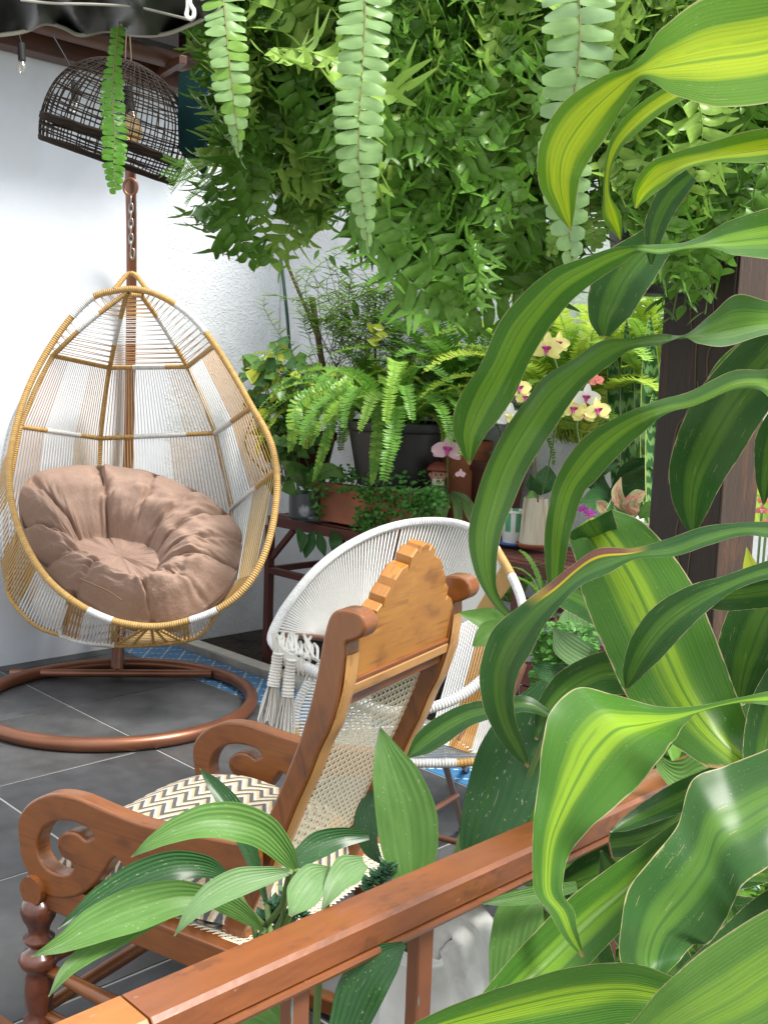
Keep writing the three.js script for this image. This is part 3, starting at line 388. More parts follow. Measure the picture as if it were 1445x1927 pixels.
{
  const t = thing('rocking_chair', 'carved varnished wooden rocking chair with woven cane back and scroll arms', 'rocking chair', rk(-.25, 0, .25));
  const z3 = (x, y) => fh(x / 2.007, y / 2.007 + 1320);
  const armOut = [[66, 495], [70, 440], [105, 388], [160, 357], [215, 350], [285, 363], [350, 390], [430, 424], [520, 458], [600, 478], [700, 497], [800, 515], [880, 531], [940, 545], [945, 672], [890, 655], [800, 635], [700, 625], [600, 625], [520, 632], [478, 640], [452, 608], [432, 592], [412, 612], [385, 655], [340, 705], [290, 738], [230, 746], [170, 728], [115, 670], [80, 590]].map((q) => z3(...q));
  const armHole = [[352, 512], [330, 480], [285, 460], [235, 452], [190, 460], [156, 490], [140, 540], [148, 590], [178, 632], [220, 652], [258, 650], [276, 628], [262, 606], [236, 592], [220, 566], [214, 536], [224, 508], [252, 492], [290, 500], [325, 526]].map((q) => z3(...q));
  const armT = .034;
  for (const s of [0, RWID - armT + .006]) part(t, 'arm', board(armOut, [armHole], armT, s, .005), M.chairWood);
  // back posts: an S-curved plank with a rolled top
  const postL = [[616, 1168], [610, 1190], [604, 1219], [596, 1266], [587, 1308], [573, 1359], [558, 1405], [538, 1456], [519, 1502], [492, 1562], [462, 1630], [434, 1700], [405, 1772], [388, 1822]], postR = [[440, 1822], [452, 1775], [478, 1710], [505, 1645], [532, 1580], [558, 1515], [582, 1462], [601, 1413], [620, 1374], [635, 1328], [642, 1289], [650, 1240], [651, 1212], [664, 1207], [680, 1198], [687, 1180], [680, 1160], [664, 1150], [640, 1147], [624, 1154]];
  const post = [...postL, ...postR].map((q) => fh(...q)); const pT = .042, pS = [.045, RWID - .045 - pT - .02];
  // the near post was traced on the plane of the arm; it stands a little further in
  const postAt = (s) => board([...postL, ...postR].map((q) => fh(...q, .045)), [], pT, s, .005, new V3(RF.x * .25, .95, RF.z * .25).normalize());
  for (const s of pS) { part(t, 'back_post', postAt(s), M.chairWood); }
  const mid = (k) => { const a = fh(...postL[k], .045), R_ = [[651, 1215], [651, 1215], [650, 1235], [644, 1289], [635, 1328], [620, 1374], [601, 1413], [582, 1462], [558, 1515], [532, 1580], [505, 1645], [478, 1710], [452, 1775], [440, 1822]]; const b = fh(...R_[k], .045); return [a, b]; };
  // light strip along the rear edge of each post
  for (const s of pS) { const pts = [2, 3, 4, 5, 6, 7, 8, 9, 10].map((k) => mid(k)[1]); const c = new THREE.SplineCurve(pts.map((p) => new THREE.Vector2(...p))); const gb = new GB(); gb.grid(40, 4, (a, b) => { const p = c.getPoint(a); return rk(p.x - .0008 - .002 * Math.sin(b * Math.PI), p.y, s + .003 + b * (pT - .006)); }); part(t, 'edge_strip', grainUV(gb.geo(), UP), M.edgeWood); }
  const sA = pS[0] + pT, sB = pS[1];
  // cane panel follows the middle of the posts, set towards their rear edge
  const cl = new THREE.SplineCurve([2, 3, 4, 5, 6, 7, 8, 9, 10, 11].map((k) => { const [a, b] = mid(k); return new THREE.Vector2(mixn(a[0], b[0], .2), mixn(a[1], b[1], .2)); }));
  const caneAt = (u, w) => { const p = cl.getPointAt(sat(w)), d = cl.getTangentAt(sat(w)); return { p: rk(p.x, p.y, sA + (sB - sA) * u), n: RF.clone().multiplyScalar(-d.y).setY(d.x).multiplyScalar(d.y < 0 ? -1 : 1).negate() }; };
  const cane = [], strand = (path, wdt, lift, n) => { const gb = new GB(); gb.grid(n, 1, (a, b) => { const [u, w, du, dw] = path(a); const q = caneAt(u, w); const L = cl.getLength(), W = sB - sA; const q2 = caneAt(sat(u + dw * .01 * L / W), sat(w - du * .01 * W / L)); const side = q2.p.sub(q.p).normalize(); return q.p.addScaledVector(side, (b - .5) * wdt).addScaledVector(q.n, lift); }); cane.push(gb.geo()); };
  const Lc = cl.getLength(), Wc = sB - sA, w0 = .135, pit = .0146, cw = .0021;
  for (let h = w0 * Lc; h < Lc * .98; h += pit) for (const o of [-.0012, .0012]) strand((a) => [a, (h + o) / Lc, 1, 0], cw, .0004, 2);
  for (let x = pit / 2; x < Wc; x += pit) for (const o of [-.0012, .0012]) strand((a) => [(x + o) / Wc, w0 + (.98 - w0) * a, 0, 1], cw, -.0004, 26);
  const H = Lc * (.98 - w0); for (const sgn of [1, -1]) for (let x = -H; x < Wc + H; x += pit) { const x0 = sgn > 0 ? x : x, a0 = sgn > 0 ? Math.max(0, -x0) : Math.max(0, x0 - Wc), a1 = sgn > 0 ? Math.min(H, Wc - x0) : Math.min(H, x0); if (a1 - a0 < .01) continue; strand((a) => { const k = a0 + (a1 - a0) * a; return [sat((x0 + sgn * k) / Wc), w0 + k / Lc, sgn * .7, .7]; }, .0027, sgn * .0012, Math.max(3, Math.round((a1 - a0) / .025))); }
  part(t, 'cane_panel', cane, M.cane);
  // carved crest board between the posts
  { const half = (sB - sA) / 2 + .004, O = caneAt(.5, .135), Dn = cl.getTangentAt(.10), up = RF.clone().multiplyScalar(-Dn.x).setY(-Dn.y).normalize(); const nrm = new V3().crossVectors(up, RS).normalize();
    const hp = [[1, 0], [1, .095], [.90, .118], [.80, .128], [.755, .120], [.75, .150], [.68, .160], [.64, .150], [.635, .174], [.57, .190], [.545, .180], [.50, .205], [.40, .224], [.30, .228], [.255, .214], [.25, .244], [.16, .258], [.10, .248], [.07, .262], [0, .266]];
    const out = [...hp.map(([x, y]) => [x * half, y * .82]), ...hp.slice(0, -1).reverse().map(([x, y]) => [-x * half, y * .82])];
    const Z = new V3().crossVectors(RS, up), toCam = Z.dot(CAM.clone().sub(O.p)) > 0 ? 1 : -1; const sh = new THREE.Shape(out.map((q) => new THREE.Vector2(...q))); const bev = .0022, th = .03; const mk = (shape, depth, off, b = bev) => { const g = new THREE.ExtrudeGeometry(shape, { depth: depth - 2 * b, bevelEnabled: true, bevelSize: b * .8, bevelThickness: b, bevelSegments: 3 }); g.translate(0, 0, b - depth / 2); g.applyMatrix4(new THREE.Matrix4().makeBasis(RS, up, new V3().crossVectors(RS, up)).setPosition(O.p.clone().addScaledVector(new V3().crossVectors(RS, up), off + .016 * toCam))); return grainUV(g, RS); };
    
    part(t, 'crest', mk(sh, th, 0), M.crestWood);
    const strip = (y0, y1, d, off, m) => { const q = new THREE.Shape([[-half, y0], [half, y0], [half, y1], [-half, y1]].map((k) => new THREE.Vector2(...k))); part(t, 'crest_moulding', mk(q, d, off * toCam, .003), m); };
    strip(-.004, .010, .034, .004, M.edgeWood); strip(.013, .019, .012, .014, M.chairWood); strip(-.026, -.006, .026, 0, M.chairWood);
  }
  // lower back rail, seat frame, legs, stretchers, rockers
  part(t, 'lower_back_rail', bar(rk(...fh(452, 1690, .1).slice(0, 1), fh(452, 1690, .1)[1], sA - .01), rk(fh(452, 1690, .1)[0], fh(452, 1690, .1)[1], sB + .01), .07, .03), M.edgeWood);
  const hs = .385; for (const s of [.004, RWID - .034]) part(t, 'side_rail', bar(rk(.055, hs, s + .017), rk(-.47, hs - .006, s + .017), .055, .034), M.chairWood);
  part(t, 'front_rail', tube([rk(.045, hs + .006, -.012), rk(.045, hs + .006, RWID + .012)], (a) => .027, 1, 14), M.chairWood);
  const turned = [[0, 0], [.016, 0], [.019, .02], [.015, .045], [.021, .06], [.026, .075], [.021, .09], [.014, .1], [.022, .108], [.024, .118], [.018, .126], [.021, .14], [.023, .17], [.022, .2], [.019, .21], [.026, .222], [.029, .234], [.025, .246], [.017, .254], [.015, .262], [.022, .268], [.024, .276], [.018, .284], [.02, .30], [.025, .315], [.027, .33], [.024, .345], [.016, .354], [.014, .36], [.018, .365]];
  for (const s of [.008, RWID - .008]) part(t, 'front_leg', lathe(turned.map(([r, y]) => [r < .002 ? r : Math.max(.008, .0225 + (r - .0205) * 1.7), y]), rk(.045, .02, s), 24), M.darkTurned);
  for (const s of [.015, RWID - .015]) for (const [h, hb] of [[.235, .21], [.145, .12]]) part(t, 'stretcher', tube([rk(.04, h, s), rk(-.12, (h + hb) / 2, s), rk(-.43, hb, s)], (a) => .010 + .005 * Math.sin(a * Math.PI), 12, 10), M.chairWood);
  for (const h of [.24, .15]) part(t, 'stretcher', tube([rk(.045, h, .01), rk(.045, h, RWID - .01)], (a) => .011 + .004 * Math.sin(a * Math.PI), 12, 10), M.chairWood);
  for (const s of [.008, RWID - .042]) { const o = []; const n = 22; for (let k = 0; k <= n; k++) { const f = .38 - k / n * 1.1; o.push([f, .012 + .22 * Math.pow((f + .2), 2) + .032]); } const u = o.slice().reverse().map(([f, h]) => [f, h - .034]); part(t, 'rocker', board([...o, ...u], [], .034, s, .004), M.chairWood); }
  for (const s of pS) part(t, 'rear_leg', board([[-.345, .42], [-.385, .42], [-.44, .30], [-.50, .17], [-.545, .075], [-.50, .07], [-.455, .16], [-.395, .29]], [], .036, s + .003, .005, UP), M.chairWood);
  // woven cane seat
  const seat = []; const hz = hs + .022; const st = (a, b, w) => { const d = b.clone().sub(a).normalize(), sd = new V3().crossVectors(d, UP).multiplyScalar(w / 2); const gb = new GB(); gb.grid(1, 1, (x, y) => a.clone().lerp(b, x).addScaledVector(sd, y * 2 - 1)); seat.push(gb.geo()); };
  for (let f = -.44; f < .03; f += .0125) for (const o of [0, .0033]) st(rk(f + o, hz, .03), rk(f + o, hz, RWID - .03), .0022);
  for (let s = .03; s < RWID - .03; s += .0125) for (const o of [0, .0033]) st(rk(-.45, hz + .0008, s + o), rk(.03, hz + .0008, s + o), .0022);
  for (let q = -.45; q < .03 + .45; q += .0125) { const a0 = Math.max(0, q - .03), a1 = Math.min(.45, q + .45); if (a1 > a0) st(rk(q - a0, hz + .0016, .03 + a0), rk(q - a1, hz + .0016, .03 + a1), .0024); const b0 = Math.max(0, q - .03), b1 = Math.min(.45, q + .45); if (b1 > b0) st(rk(q - b0, hz - .001, RWID - .03 - b0), rk(q - b1, hz - .001, RWID - .03 - b1), .0024); }
  part(t, 'cane_seat', seat, M.cane);
}
{ // flat herringbone pad on the cane seat
  const c = rk(-.20, .412, RWID / 2), t = thing('seat_pad', 'herringbone woven seat pad lying on the rocking chair', 'cushion', c.clone()); const gb = new GB();
  gb.grid(28, 28, (a, b) => { const x = (a - .5) * 2, y = (b - .5) * 2, e = Math.pow(1 - Math.pow(Math.abs(x), 4), .5) * Math.pow(1 - Math.pow(Math.abs(y), 4), .5); return rk(-.160 + x * .215 * (1 - .05 * y * y), .418 + .098 * e + .012 * (noise(a * 5, b * 5, 64, 4) - .5), RWID / 2 + y * .222 * (1 - .05 * x * x)); }, (a, b) => [a * .45, b * .44]);
  gb.grid(28, 28, (a, b) => { const x = (a - .5) * 2, y = (b - .5) * 2, e = Math.pow(1 - Math.pow(Math.abs(x), 4), .5) * Math.pow(1 - Math.pow(Math.abs(y), 4), .5); return rk(-.160 + x * .215 * (1 - .05 * y * y), .413 - .001 * e, RWID / 2 + y * .222 * (1 - .05 * x * x)); }, (a, b) => [a * .45, b * .44]);
  part(t, 'cover', gb.geo(), M.herring);
}
// ---------------------------------------------------------------- round cord lounge chair beyond the rocking chair
{
  const t = thing('cord_chair', 'round white and orange cord lounge chair with copper legs behind the rocking chair', 'lounge chair', P(760, 1450, 2.9).setY(0));
  const hoopP = pol([[512, 1205, 2.62], [524, 1168, 2.68], [552, 1124, 2.78], [596, 1072, 2.9], [650, 1030, 3.02], [710, 1000, 3.1], [765, 985, 3.14], [820, 981, 3.14], [870, 988, 3.1], [915, 1012, 3.02], [950, 1062, 2.9], [974, 1110, 2.8], [985, 1150, 2.72], [984, 1180, 2.66], [966, 1220, 2.6], [925, 1262, 2.54], [862, 1312, 2.48], [780, 1338, 2.45], [690, 1330, 2.46], [610, 1275, 2.5], [545, 1238, 2.56]]);
  const hoop = curve(hoopP, true); const seg = (a, b, n = 24) => { if (b < a) b += 1; const l = []; for (let k = 0; k <= n; k++) l.push(hoop.getPointAt(mod(a + (b - a) * k / n, 1))); return l; };
  const tOf = (x, y) => { let b = 0, bd = 1e9; for (let k = 0; k < 500; k++) { const q = hoop.getPointAt(k / 500).sub(CAM).applyMatrix3(camR.clone().transpose()); const d = (CX + q.x / -q.z * FOC - x) ** 2 + (CY - q.y / -q.z * FOC - y) ** 2; if (d < bd) { bd = d; b = k / 500; } } return b; };
  const a = tOf(935, 1040), b = tOf(960, 1085); const cr = .0125;
  part(t, 'hoop', tube(seg(b, a, 90), cr, 140, 10), M.whiteWrap); part(t, 'hoop_binding', tube(seg(a, b, 8), cr, 16, 10), M.tanWrap, 'tan wrapped stretch of the hoop');
  const cords = (A, B, n, m, r = .0034) => { const ca = A.length === 2 ? new THREE.LineCurve3(...A) : curve(A), cb = B.length === 2 ? new THREE.LineCurve3(...B) : curve(B), by = new Map(); for (let k = 0; k < n; k++) { const u = (k + .5) / n, mm = Array.isArray(m) ? m.find(([e]) => u <= e)[1] : m; if (!by.has(mm)) by.set(mm, []); by.get(mm).push(tube([ca.getPointAt(u), cb.getPointAt(u)], r, 1, 5, false, false)); } for (const [mm, l] of by) part(t, 'cord_panel', l, mm); };
  const innerL = pol([[612, 1200, 2.98], [625, 1202, 3.02], [650, 1206, 3.08], [690, 1215, 3.12], [700, 1218, 3.12]]), innerR = pol([[702, 1218, 3.14], [760, 1220, 3.16], [830, 1215, 3.1], [880, 1210, 3.0]]);
  const W = M.whiteCord, O = M.orangeCord;
  cords(seg(tOf(516, 1190), tOf(755, 987)), innerL, 52, W); cords(seg(tOf(757, 987), tOf(965, 1095)), innerR, 52, [[.82, W], [1, M.tanCord]]);
  part(t, 'seat_bar', tube(pol([[535, 1196, 2.7], [600, 1200, 2.9], [700, 1216, 3.1], [800, 1218, 3.14], [890, 1208, 3.0]]), .008, 20, 8), M.copper); part(t, 'back_strut', tube(pol([[757, 990, 3.15], [735, 1060, 3.18], [705, 1215, 3.16]]), .0085, 12, 8), M.copper);
  // outer side on the right and the bottom with its mitred corner
  const topR = pol([[868, 1175, 2.86], [905, 1160, 2.80], [945, 1190, 2.72], [972, 1216, 2.62]]), botR = pol([[806, 1395, 2.5], [845, 1405, 2.52], [880, 1416, 2.55], [917, 1426, 2.58]]);
  cords(topR, botR, 26, [[.30, W], [.70, O], [1, W]], .0026);
  cords(pol([[806, 1362, 2.53], [917, 1428, 2.56]]), pol([[640, 1372, 2.56], [640, 1436, 2.6]]), 14, W, .0028);
  const low = pol([[604, 1250, 2.72], [578, 1288, 2.7], [560, 1330, 2.68], [554, 1372, 2.66], [562, 1400, 2.62]]); part(t, 'lower_hoop', tube(low.slice(0, 4), .0105, 20, 8), M.whiteWrap); part(t, 'lower_hoop', tube([low[3], low[4], P(600, 1425, 2.58)], .0107, 12, 8), M.tanWrap);
  cords(low, pol([[700, 1262, 2.76], [700, 1405, 2.6]]), 26, W, .003);
  part(t, 'base_bar', tube(pol([[700, 1436, 2.52], [858, 1436, 2.54]]), .0115, 4, 10), M.whiteWrap); part(t, 'base_bar', tube(pol([[856, 1436, 2.54], [918, 1432, 2.56]]), .0105, 4, 10), M.tanWrap);
  const leg = (p, q, foot = true) => { const l = part(t, 'leg', tube([p, q], .0088, 1, 10), M.copper); if (foot) { const d = q.clone().sub(p).normalize(); const m = part(l, 'rubber_foot', tube([q.clone().addScaledVector(d, -.022), q.clone().addScaledVector(d, .006)], .0125, 1, 12), M.blackMetal); } };
  leg(P(838, 1438, 2.54), G(872, 1563, .008)); leg(P(872, 1440, 2.72), G(876, 1449, .008)); leg(P(985, 1250, 2.7), P(918, 1430, 2.58), false); leg(P(600, 1425, 2.58), G(575, 1560, .008)); leg(P(620, 1400, 3.0), G(640, 1450, .008));
  part(t, 'leg_brace', tube([P(860, 1497, 2.56), P(770, 1552, 2.3)], .007, 1, 8), M.copper); part(t, 'leg_brace', tube([P(880, 1590, 2.2), P(800, 1570, 2.3)], .007, 1, 8), M.copper);
  part(t, 'seat_ring', tube([...pol([[862, 1392, 2.5], [900, 1330, 2.55]])], .004, 1, 6), M.copper);
  // macrame flounce with two tassels
  const knots = [], rope = (pts, r = .0042) => knots.push(tube(pts, r, 10, 6));
  const top = [[514, 1200], [524, 1222], [538, 1236], [556, 1244], [575, 1252], [596, 1262]].map(([x, y]) => P(x, y, 2.53)); const tp = curve(top);
  for (let k = 0; k < 26; k++) { const q = tp.getPointAt(k / 25), s = [rr(-.012, .012), rr(-.035, -.015)]; rope([q.clone().add(new V3(0, .01, 0)), q.clone().add(new V3(s[0] * .4, -.008, .012)), q.clone().add(new V3(s[0], s[1], .006))]); }
  for (let k = 0; k < 12; k++) { const u = k / 12, q = P(520 + 78 * u, 1190 + rr(-4, 14) + 10 * u, 2.66 + .05 * u), e = P(526 + 78 * u + rr(-14, 14), 1226 + 16 * u + rr(-3, 6), 2.58); rope([q, q.clone().lerp(e, .5).add(new V3(rr(-.01, .01), .008, 0)), e]); rope([q, q.clone().lerp(e, .6).add(new V3(rr(-.02, .02), 0, .01)), e.clone().add(new V3(rr(-.03, .03), 0, 0))]); }
  part(t, 'macrame', knots, M.rope);
  for (const [x, y, x2, y2] of [[520, 1256, 505, 1358], [545, 1268, 533, 1392]]) { const l = [], a0 = P(x, y, 2.52), a1 = P((x + x2) / 2 + 2, mixn(y, y2, .34), 2.52); l.push(tube([a0.clone().add(new V3(.004, .035, 0)), a0, a1], (k) => .0125 + .003 * k + .0013 * Math.sin(k * 70), 60, 10)); for (let k = 0; k < 46; k++) { const an = rr(0, 6.283), ra = Math.sqrt(rnd()); const p = a1.clone().add(new V3(Math.cos(an) * .014 * ra, 0, Math.sin(an) * .014 * ra)), e = P(x2, y2 + rr(-8, 8), 2.52).add(new V3(Math.cos(an) * .03 * ra, 0, Math.sin(an) * .03 * ra)); l.push(tube([p, p.clone().lerp(e, .5).add(new V3(rr(-.004, .004), 0, rr(-.004, .004))), e], .0019, 8, 4)); } part(t, 'tassel', l, M.rope); }
}
// ---------------------------------------------------------------- broad leaves: each section is pixel x, y, depth, width in pixels, tilt of the blade across
function blade(secs, o = {}) {
  const f = rng(o.seed || 1), n = secs.length, fold = o.fold ?? .12, wave = o.wave ?? .05, ph = f() * 6, rows = o.rows || 12 * (n - 1), cols = 10;
  const C = [], W = [];
  for (let i = 0; i < n; i++) {
    if (secs[i].l) { const A = P(...secs[i].l), B = P(...secs[i].r); C.push(A.clone().lerp(B, .5)); W.push(A.sub(B).multiplyScalar(.5)); continue; } const [x, y, d, w, tl = 0] = secs[i], a = secs[Math.max(0, i - 1)], b = secs[Math.min(n - 1, i + 1)]; let tx = b[0] - a[0], ty = b[1] - a[1]; const l = Math.hypot(tx, ty) || 1; tx /= l; ty /= l;
    const px = -ty * w / 2, py = tx * w / 2, dd = tl * w / 2 * d / FOC; const A = P(x + px, y + py, d + dd), B = P(x - px, y - py, d - dd); C.push(A.clone().lerp(B, .5)); W.push(A.sub(B).multiplyScalar(.5));
  }
  const cc = new THREE.CatmullRomCurve3(C, false, 'centripetal'), cw = new THREE.CatmullRomCurve3(W, false, 'catmullrom', .4), gb = new GB();
  gb.grid(rows, cols, (a, b) => {
    const p = cc.getPoint(a), w = cw.getPoint(a), T = cc.getTangent(a), s = b * 2 - 1, hw = w.length(); let N = new V3().crossVectors(T, w).normalize(); if (N.dot(CAM.clone().sub(p)) < 0) N.negate();
    const s2 = Math.abs(s), h = fold * (Math.pow(s2, 1.4) - .35) + wave * s2 * s2 * Math.sin(a * (o.k || 9) + ph + (s > 0 ? 1.7 : 0)) + .012 * Math.sin(s * 9 + ph) * (1 - s2) + .018 * (noise(a * 6 + ph, s * 2 + 5, 1 << 20, o.seed || 1) - .5);
    return p.addScaledVector(w, s * (1 - .10 * fold * s2)).addScaledVector(N, hw * h * 1.6);
  }, (a, b) => [b, a * (o.vlen || 1)]);
  return gb.geo();
}
function leafPlant(name, label, cat, base, leaves, defs, group, stalks) { // leaves: [material, sections, options]
  const t = thing(name, label, cat, base, group); let k = 11; for (const [m, s, o = {}] of leaves) part(t, 'leaf', blade(s, { seed: k++ * 7, ...defs, ...o }), m, o.label); if (stalks) for (const [, s] of leaves) { const a = P(...s[0].slice(0, 3)); part(t, 'stalk', tube([a, a.clone().lerp(base.clone().setY(0), .5).setY(a.y * .5), a.clone().lerp(base, .6).setY(0)], .004, 10, 5), M.stem); } return t;
}
const ed = (d0, d1, list) => list.map(([lx, ly, rx, ry, t = 0], i) => { const d = mixn(d0, d1, i / (list.length - 1)); return { l: [lx, ly, d + t / 2], r: [rx, ry, d - t / 2] }; });
const dr = (d0, d1, list) => list.map((q, i) => [q[0], q[1], mixn(d0, d1, i / (list.length - 1)), q[2], q[3] ?? .25]);
{
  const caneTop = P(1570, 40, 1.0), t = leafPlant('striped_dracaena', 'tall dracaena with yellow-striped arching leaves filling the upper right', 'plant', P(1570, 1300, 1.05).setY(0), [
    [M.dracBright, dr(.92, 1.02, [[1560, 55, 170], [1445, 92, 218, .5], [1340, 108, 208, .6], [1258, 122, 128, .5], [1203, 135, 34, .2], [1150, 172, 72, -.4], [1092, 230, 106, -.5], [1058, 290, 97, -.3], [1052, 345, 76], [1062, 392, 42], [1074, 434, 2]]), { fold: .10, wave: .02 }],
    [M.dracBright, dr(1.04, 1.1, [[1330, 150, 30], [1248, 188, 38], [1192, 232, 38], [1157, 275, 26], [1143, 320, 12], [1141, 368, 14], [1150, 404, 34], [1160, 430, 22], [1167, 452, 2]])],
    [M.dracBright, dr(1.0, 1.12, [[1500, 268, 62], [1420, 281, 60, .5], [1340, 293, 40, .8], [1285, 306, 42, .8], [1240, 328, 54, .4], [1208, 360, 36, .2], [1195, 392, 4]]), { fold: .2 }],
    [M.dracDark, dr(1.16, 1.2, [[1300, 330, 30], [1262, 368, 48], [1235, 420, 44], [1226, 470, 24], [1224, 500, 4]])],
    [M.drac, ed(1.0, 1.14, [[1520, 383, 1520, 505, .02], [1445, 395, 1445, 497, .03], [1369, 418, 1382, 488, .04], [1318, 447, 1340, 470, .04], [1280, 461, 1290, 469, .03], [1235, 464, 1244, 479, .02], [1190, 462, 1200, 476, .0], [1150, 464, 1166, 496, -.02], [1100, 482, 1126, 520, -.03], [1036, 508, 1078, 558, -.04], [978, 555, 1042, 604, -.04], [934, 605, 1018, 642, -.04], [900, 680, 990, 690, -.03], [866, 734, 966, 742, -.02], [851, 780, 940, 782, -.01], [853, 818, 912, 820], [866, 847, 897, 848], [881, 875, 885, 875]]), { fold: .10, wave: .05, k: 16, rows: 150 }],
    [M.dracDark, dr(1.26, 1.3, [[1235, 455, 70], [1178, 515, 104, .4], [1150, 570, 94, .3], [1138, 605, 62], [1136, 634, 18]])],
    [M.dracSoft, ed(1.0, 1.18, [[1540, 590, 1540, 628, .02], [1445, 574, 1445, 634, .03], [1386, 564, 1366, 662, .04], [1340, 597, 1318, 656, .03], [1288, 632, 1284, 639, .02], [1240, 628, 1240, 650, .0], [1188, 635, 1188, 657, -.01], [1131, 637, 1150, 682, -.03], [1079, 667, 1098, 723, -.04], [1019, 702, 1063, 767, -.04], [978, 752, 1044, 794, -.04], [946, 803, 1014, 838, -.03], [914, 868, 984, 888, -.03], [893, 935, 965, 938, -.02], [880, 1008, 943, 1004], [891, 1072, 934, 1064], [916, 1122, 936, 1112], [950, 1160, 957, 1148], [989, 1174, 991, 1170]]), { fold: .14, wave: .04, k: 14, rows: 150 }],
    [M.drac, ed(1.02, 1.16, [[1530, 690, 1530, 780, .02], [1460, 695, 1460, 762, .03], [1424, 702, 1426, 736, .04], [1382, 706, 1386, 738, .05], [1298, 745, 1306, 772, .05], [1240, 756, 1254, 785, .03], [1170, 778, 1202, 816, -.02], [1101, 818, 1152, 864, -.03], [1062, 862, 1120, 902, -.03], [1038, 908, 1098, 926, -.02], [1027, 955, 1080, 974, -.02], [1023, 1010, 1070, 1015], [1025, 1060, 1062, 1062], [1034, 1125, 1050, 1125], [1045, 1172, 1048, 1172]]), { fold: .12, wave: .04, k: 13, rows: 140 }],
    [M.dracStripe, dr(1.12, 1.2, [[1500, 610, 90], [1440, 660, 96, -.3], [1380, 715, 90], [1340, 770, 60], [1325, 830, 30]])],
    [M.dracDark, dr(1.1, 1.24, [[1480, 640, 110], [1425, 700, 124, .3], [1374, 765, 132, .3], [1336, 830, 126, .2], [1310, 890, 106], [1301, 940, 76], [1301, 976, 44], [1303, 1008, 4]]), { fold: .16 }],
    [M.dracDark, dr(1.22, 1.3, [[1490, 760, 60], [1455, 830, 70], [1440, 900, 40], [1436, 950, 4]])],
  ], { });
  part(t, 'cane', tube([P(1575, 1300, 1.05).setY(0), P(1575, 1200, 1.06), P(1560, 600, 1.04), caneTop], .016, 20, 10), M.bark);
}
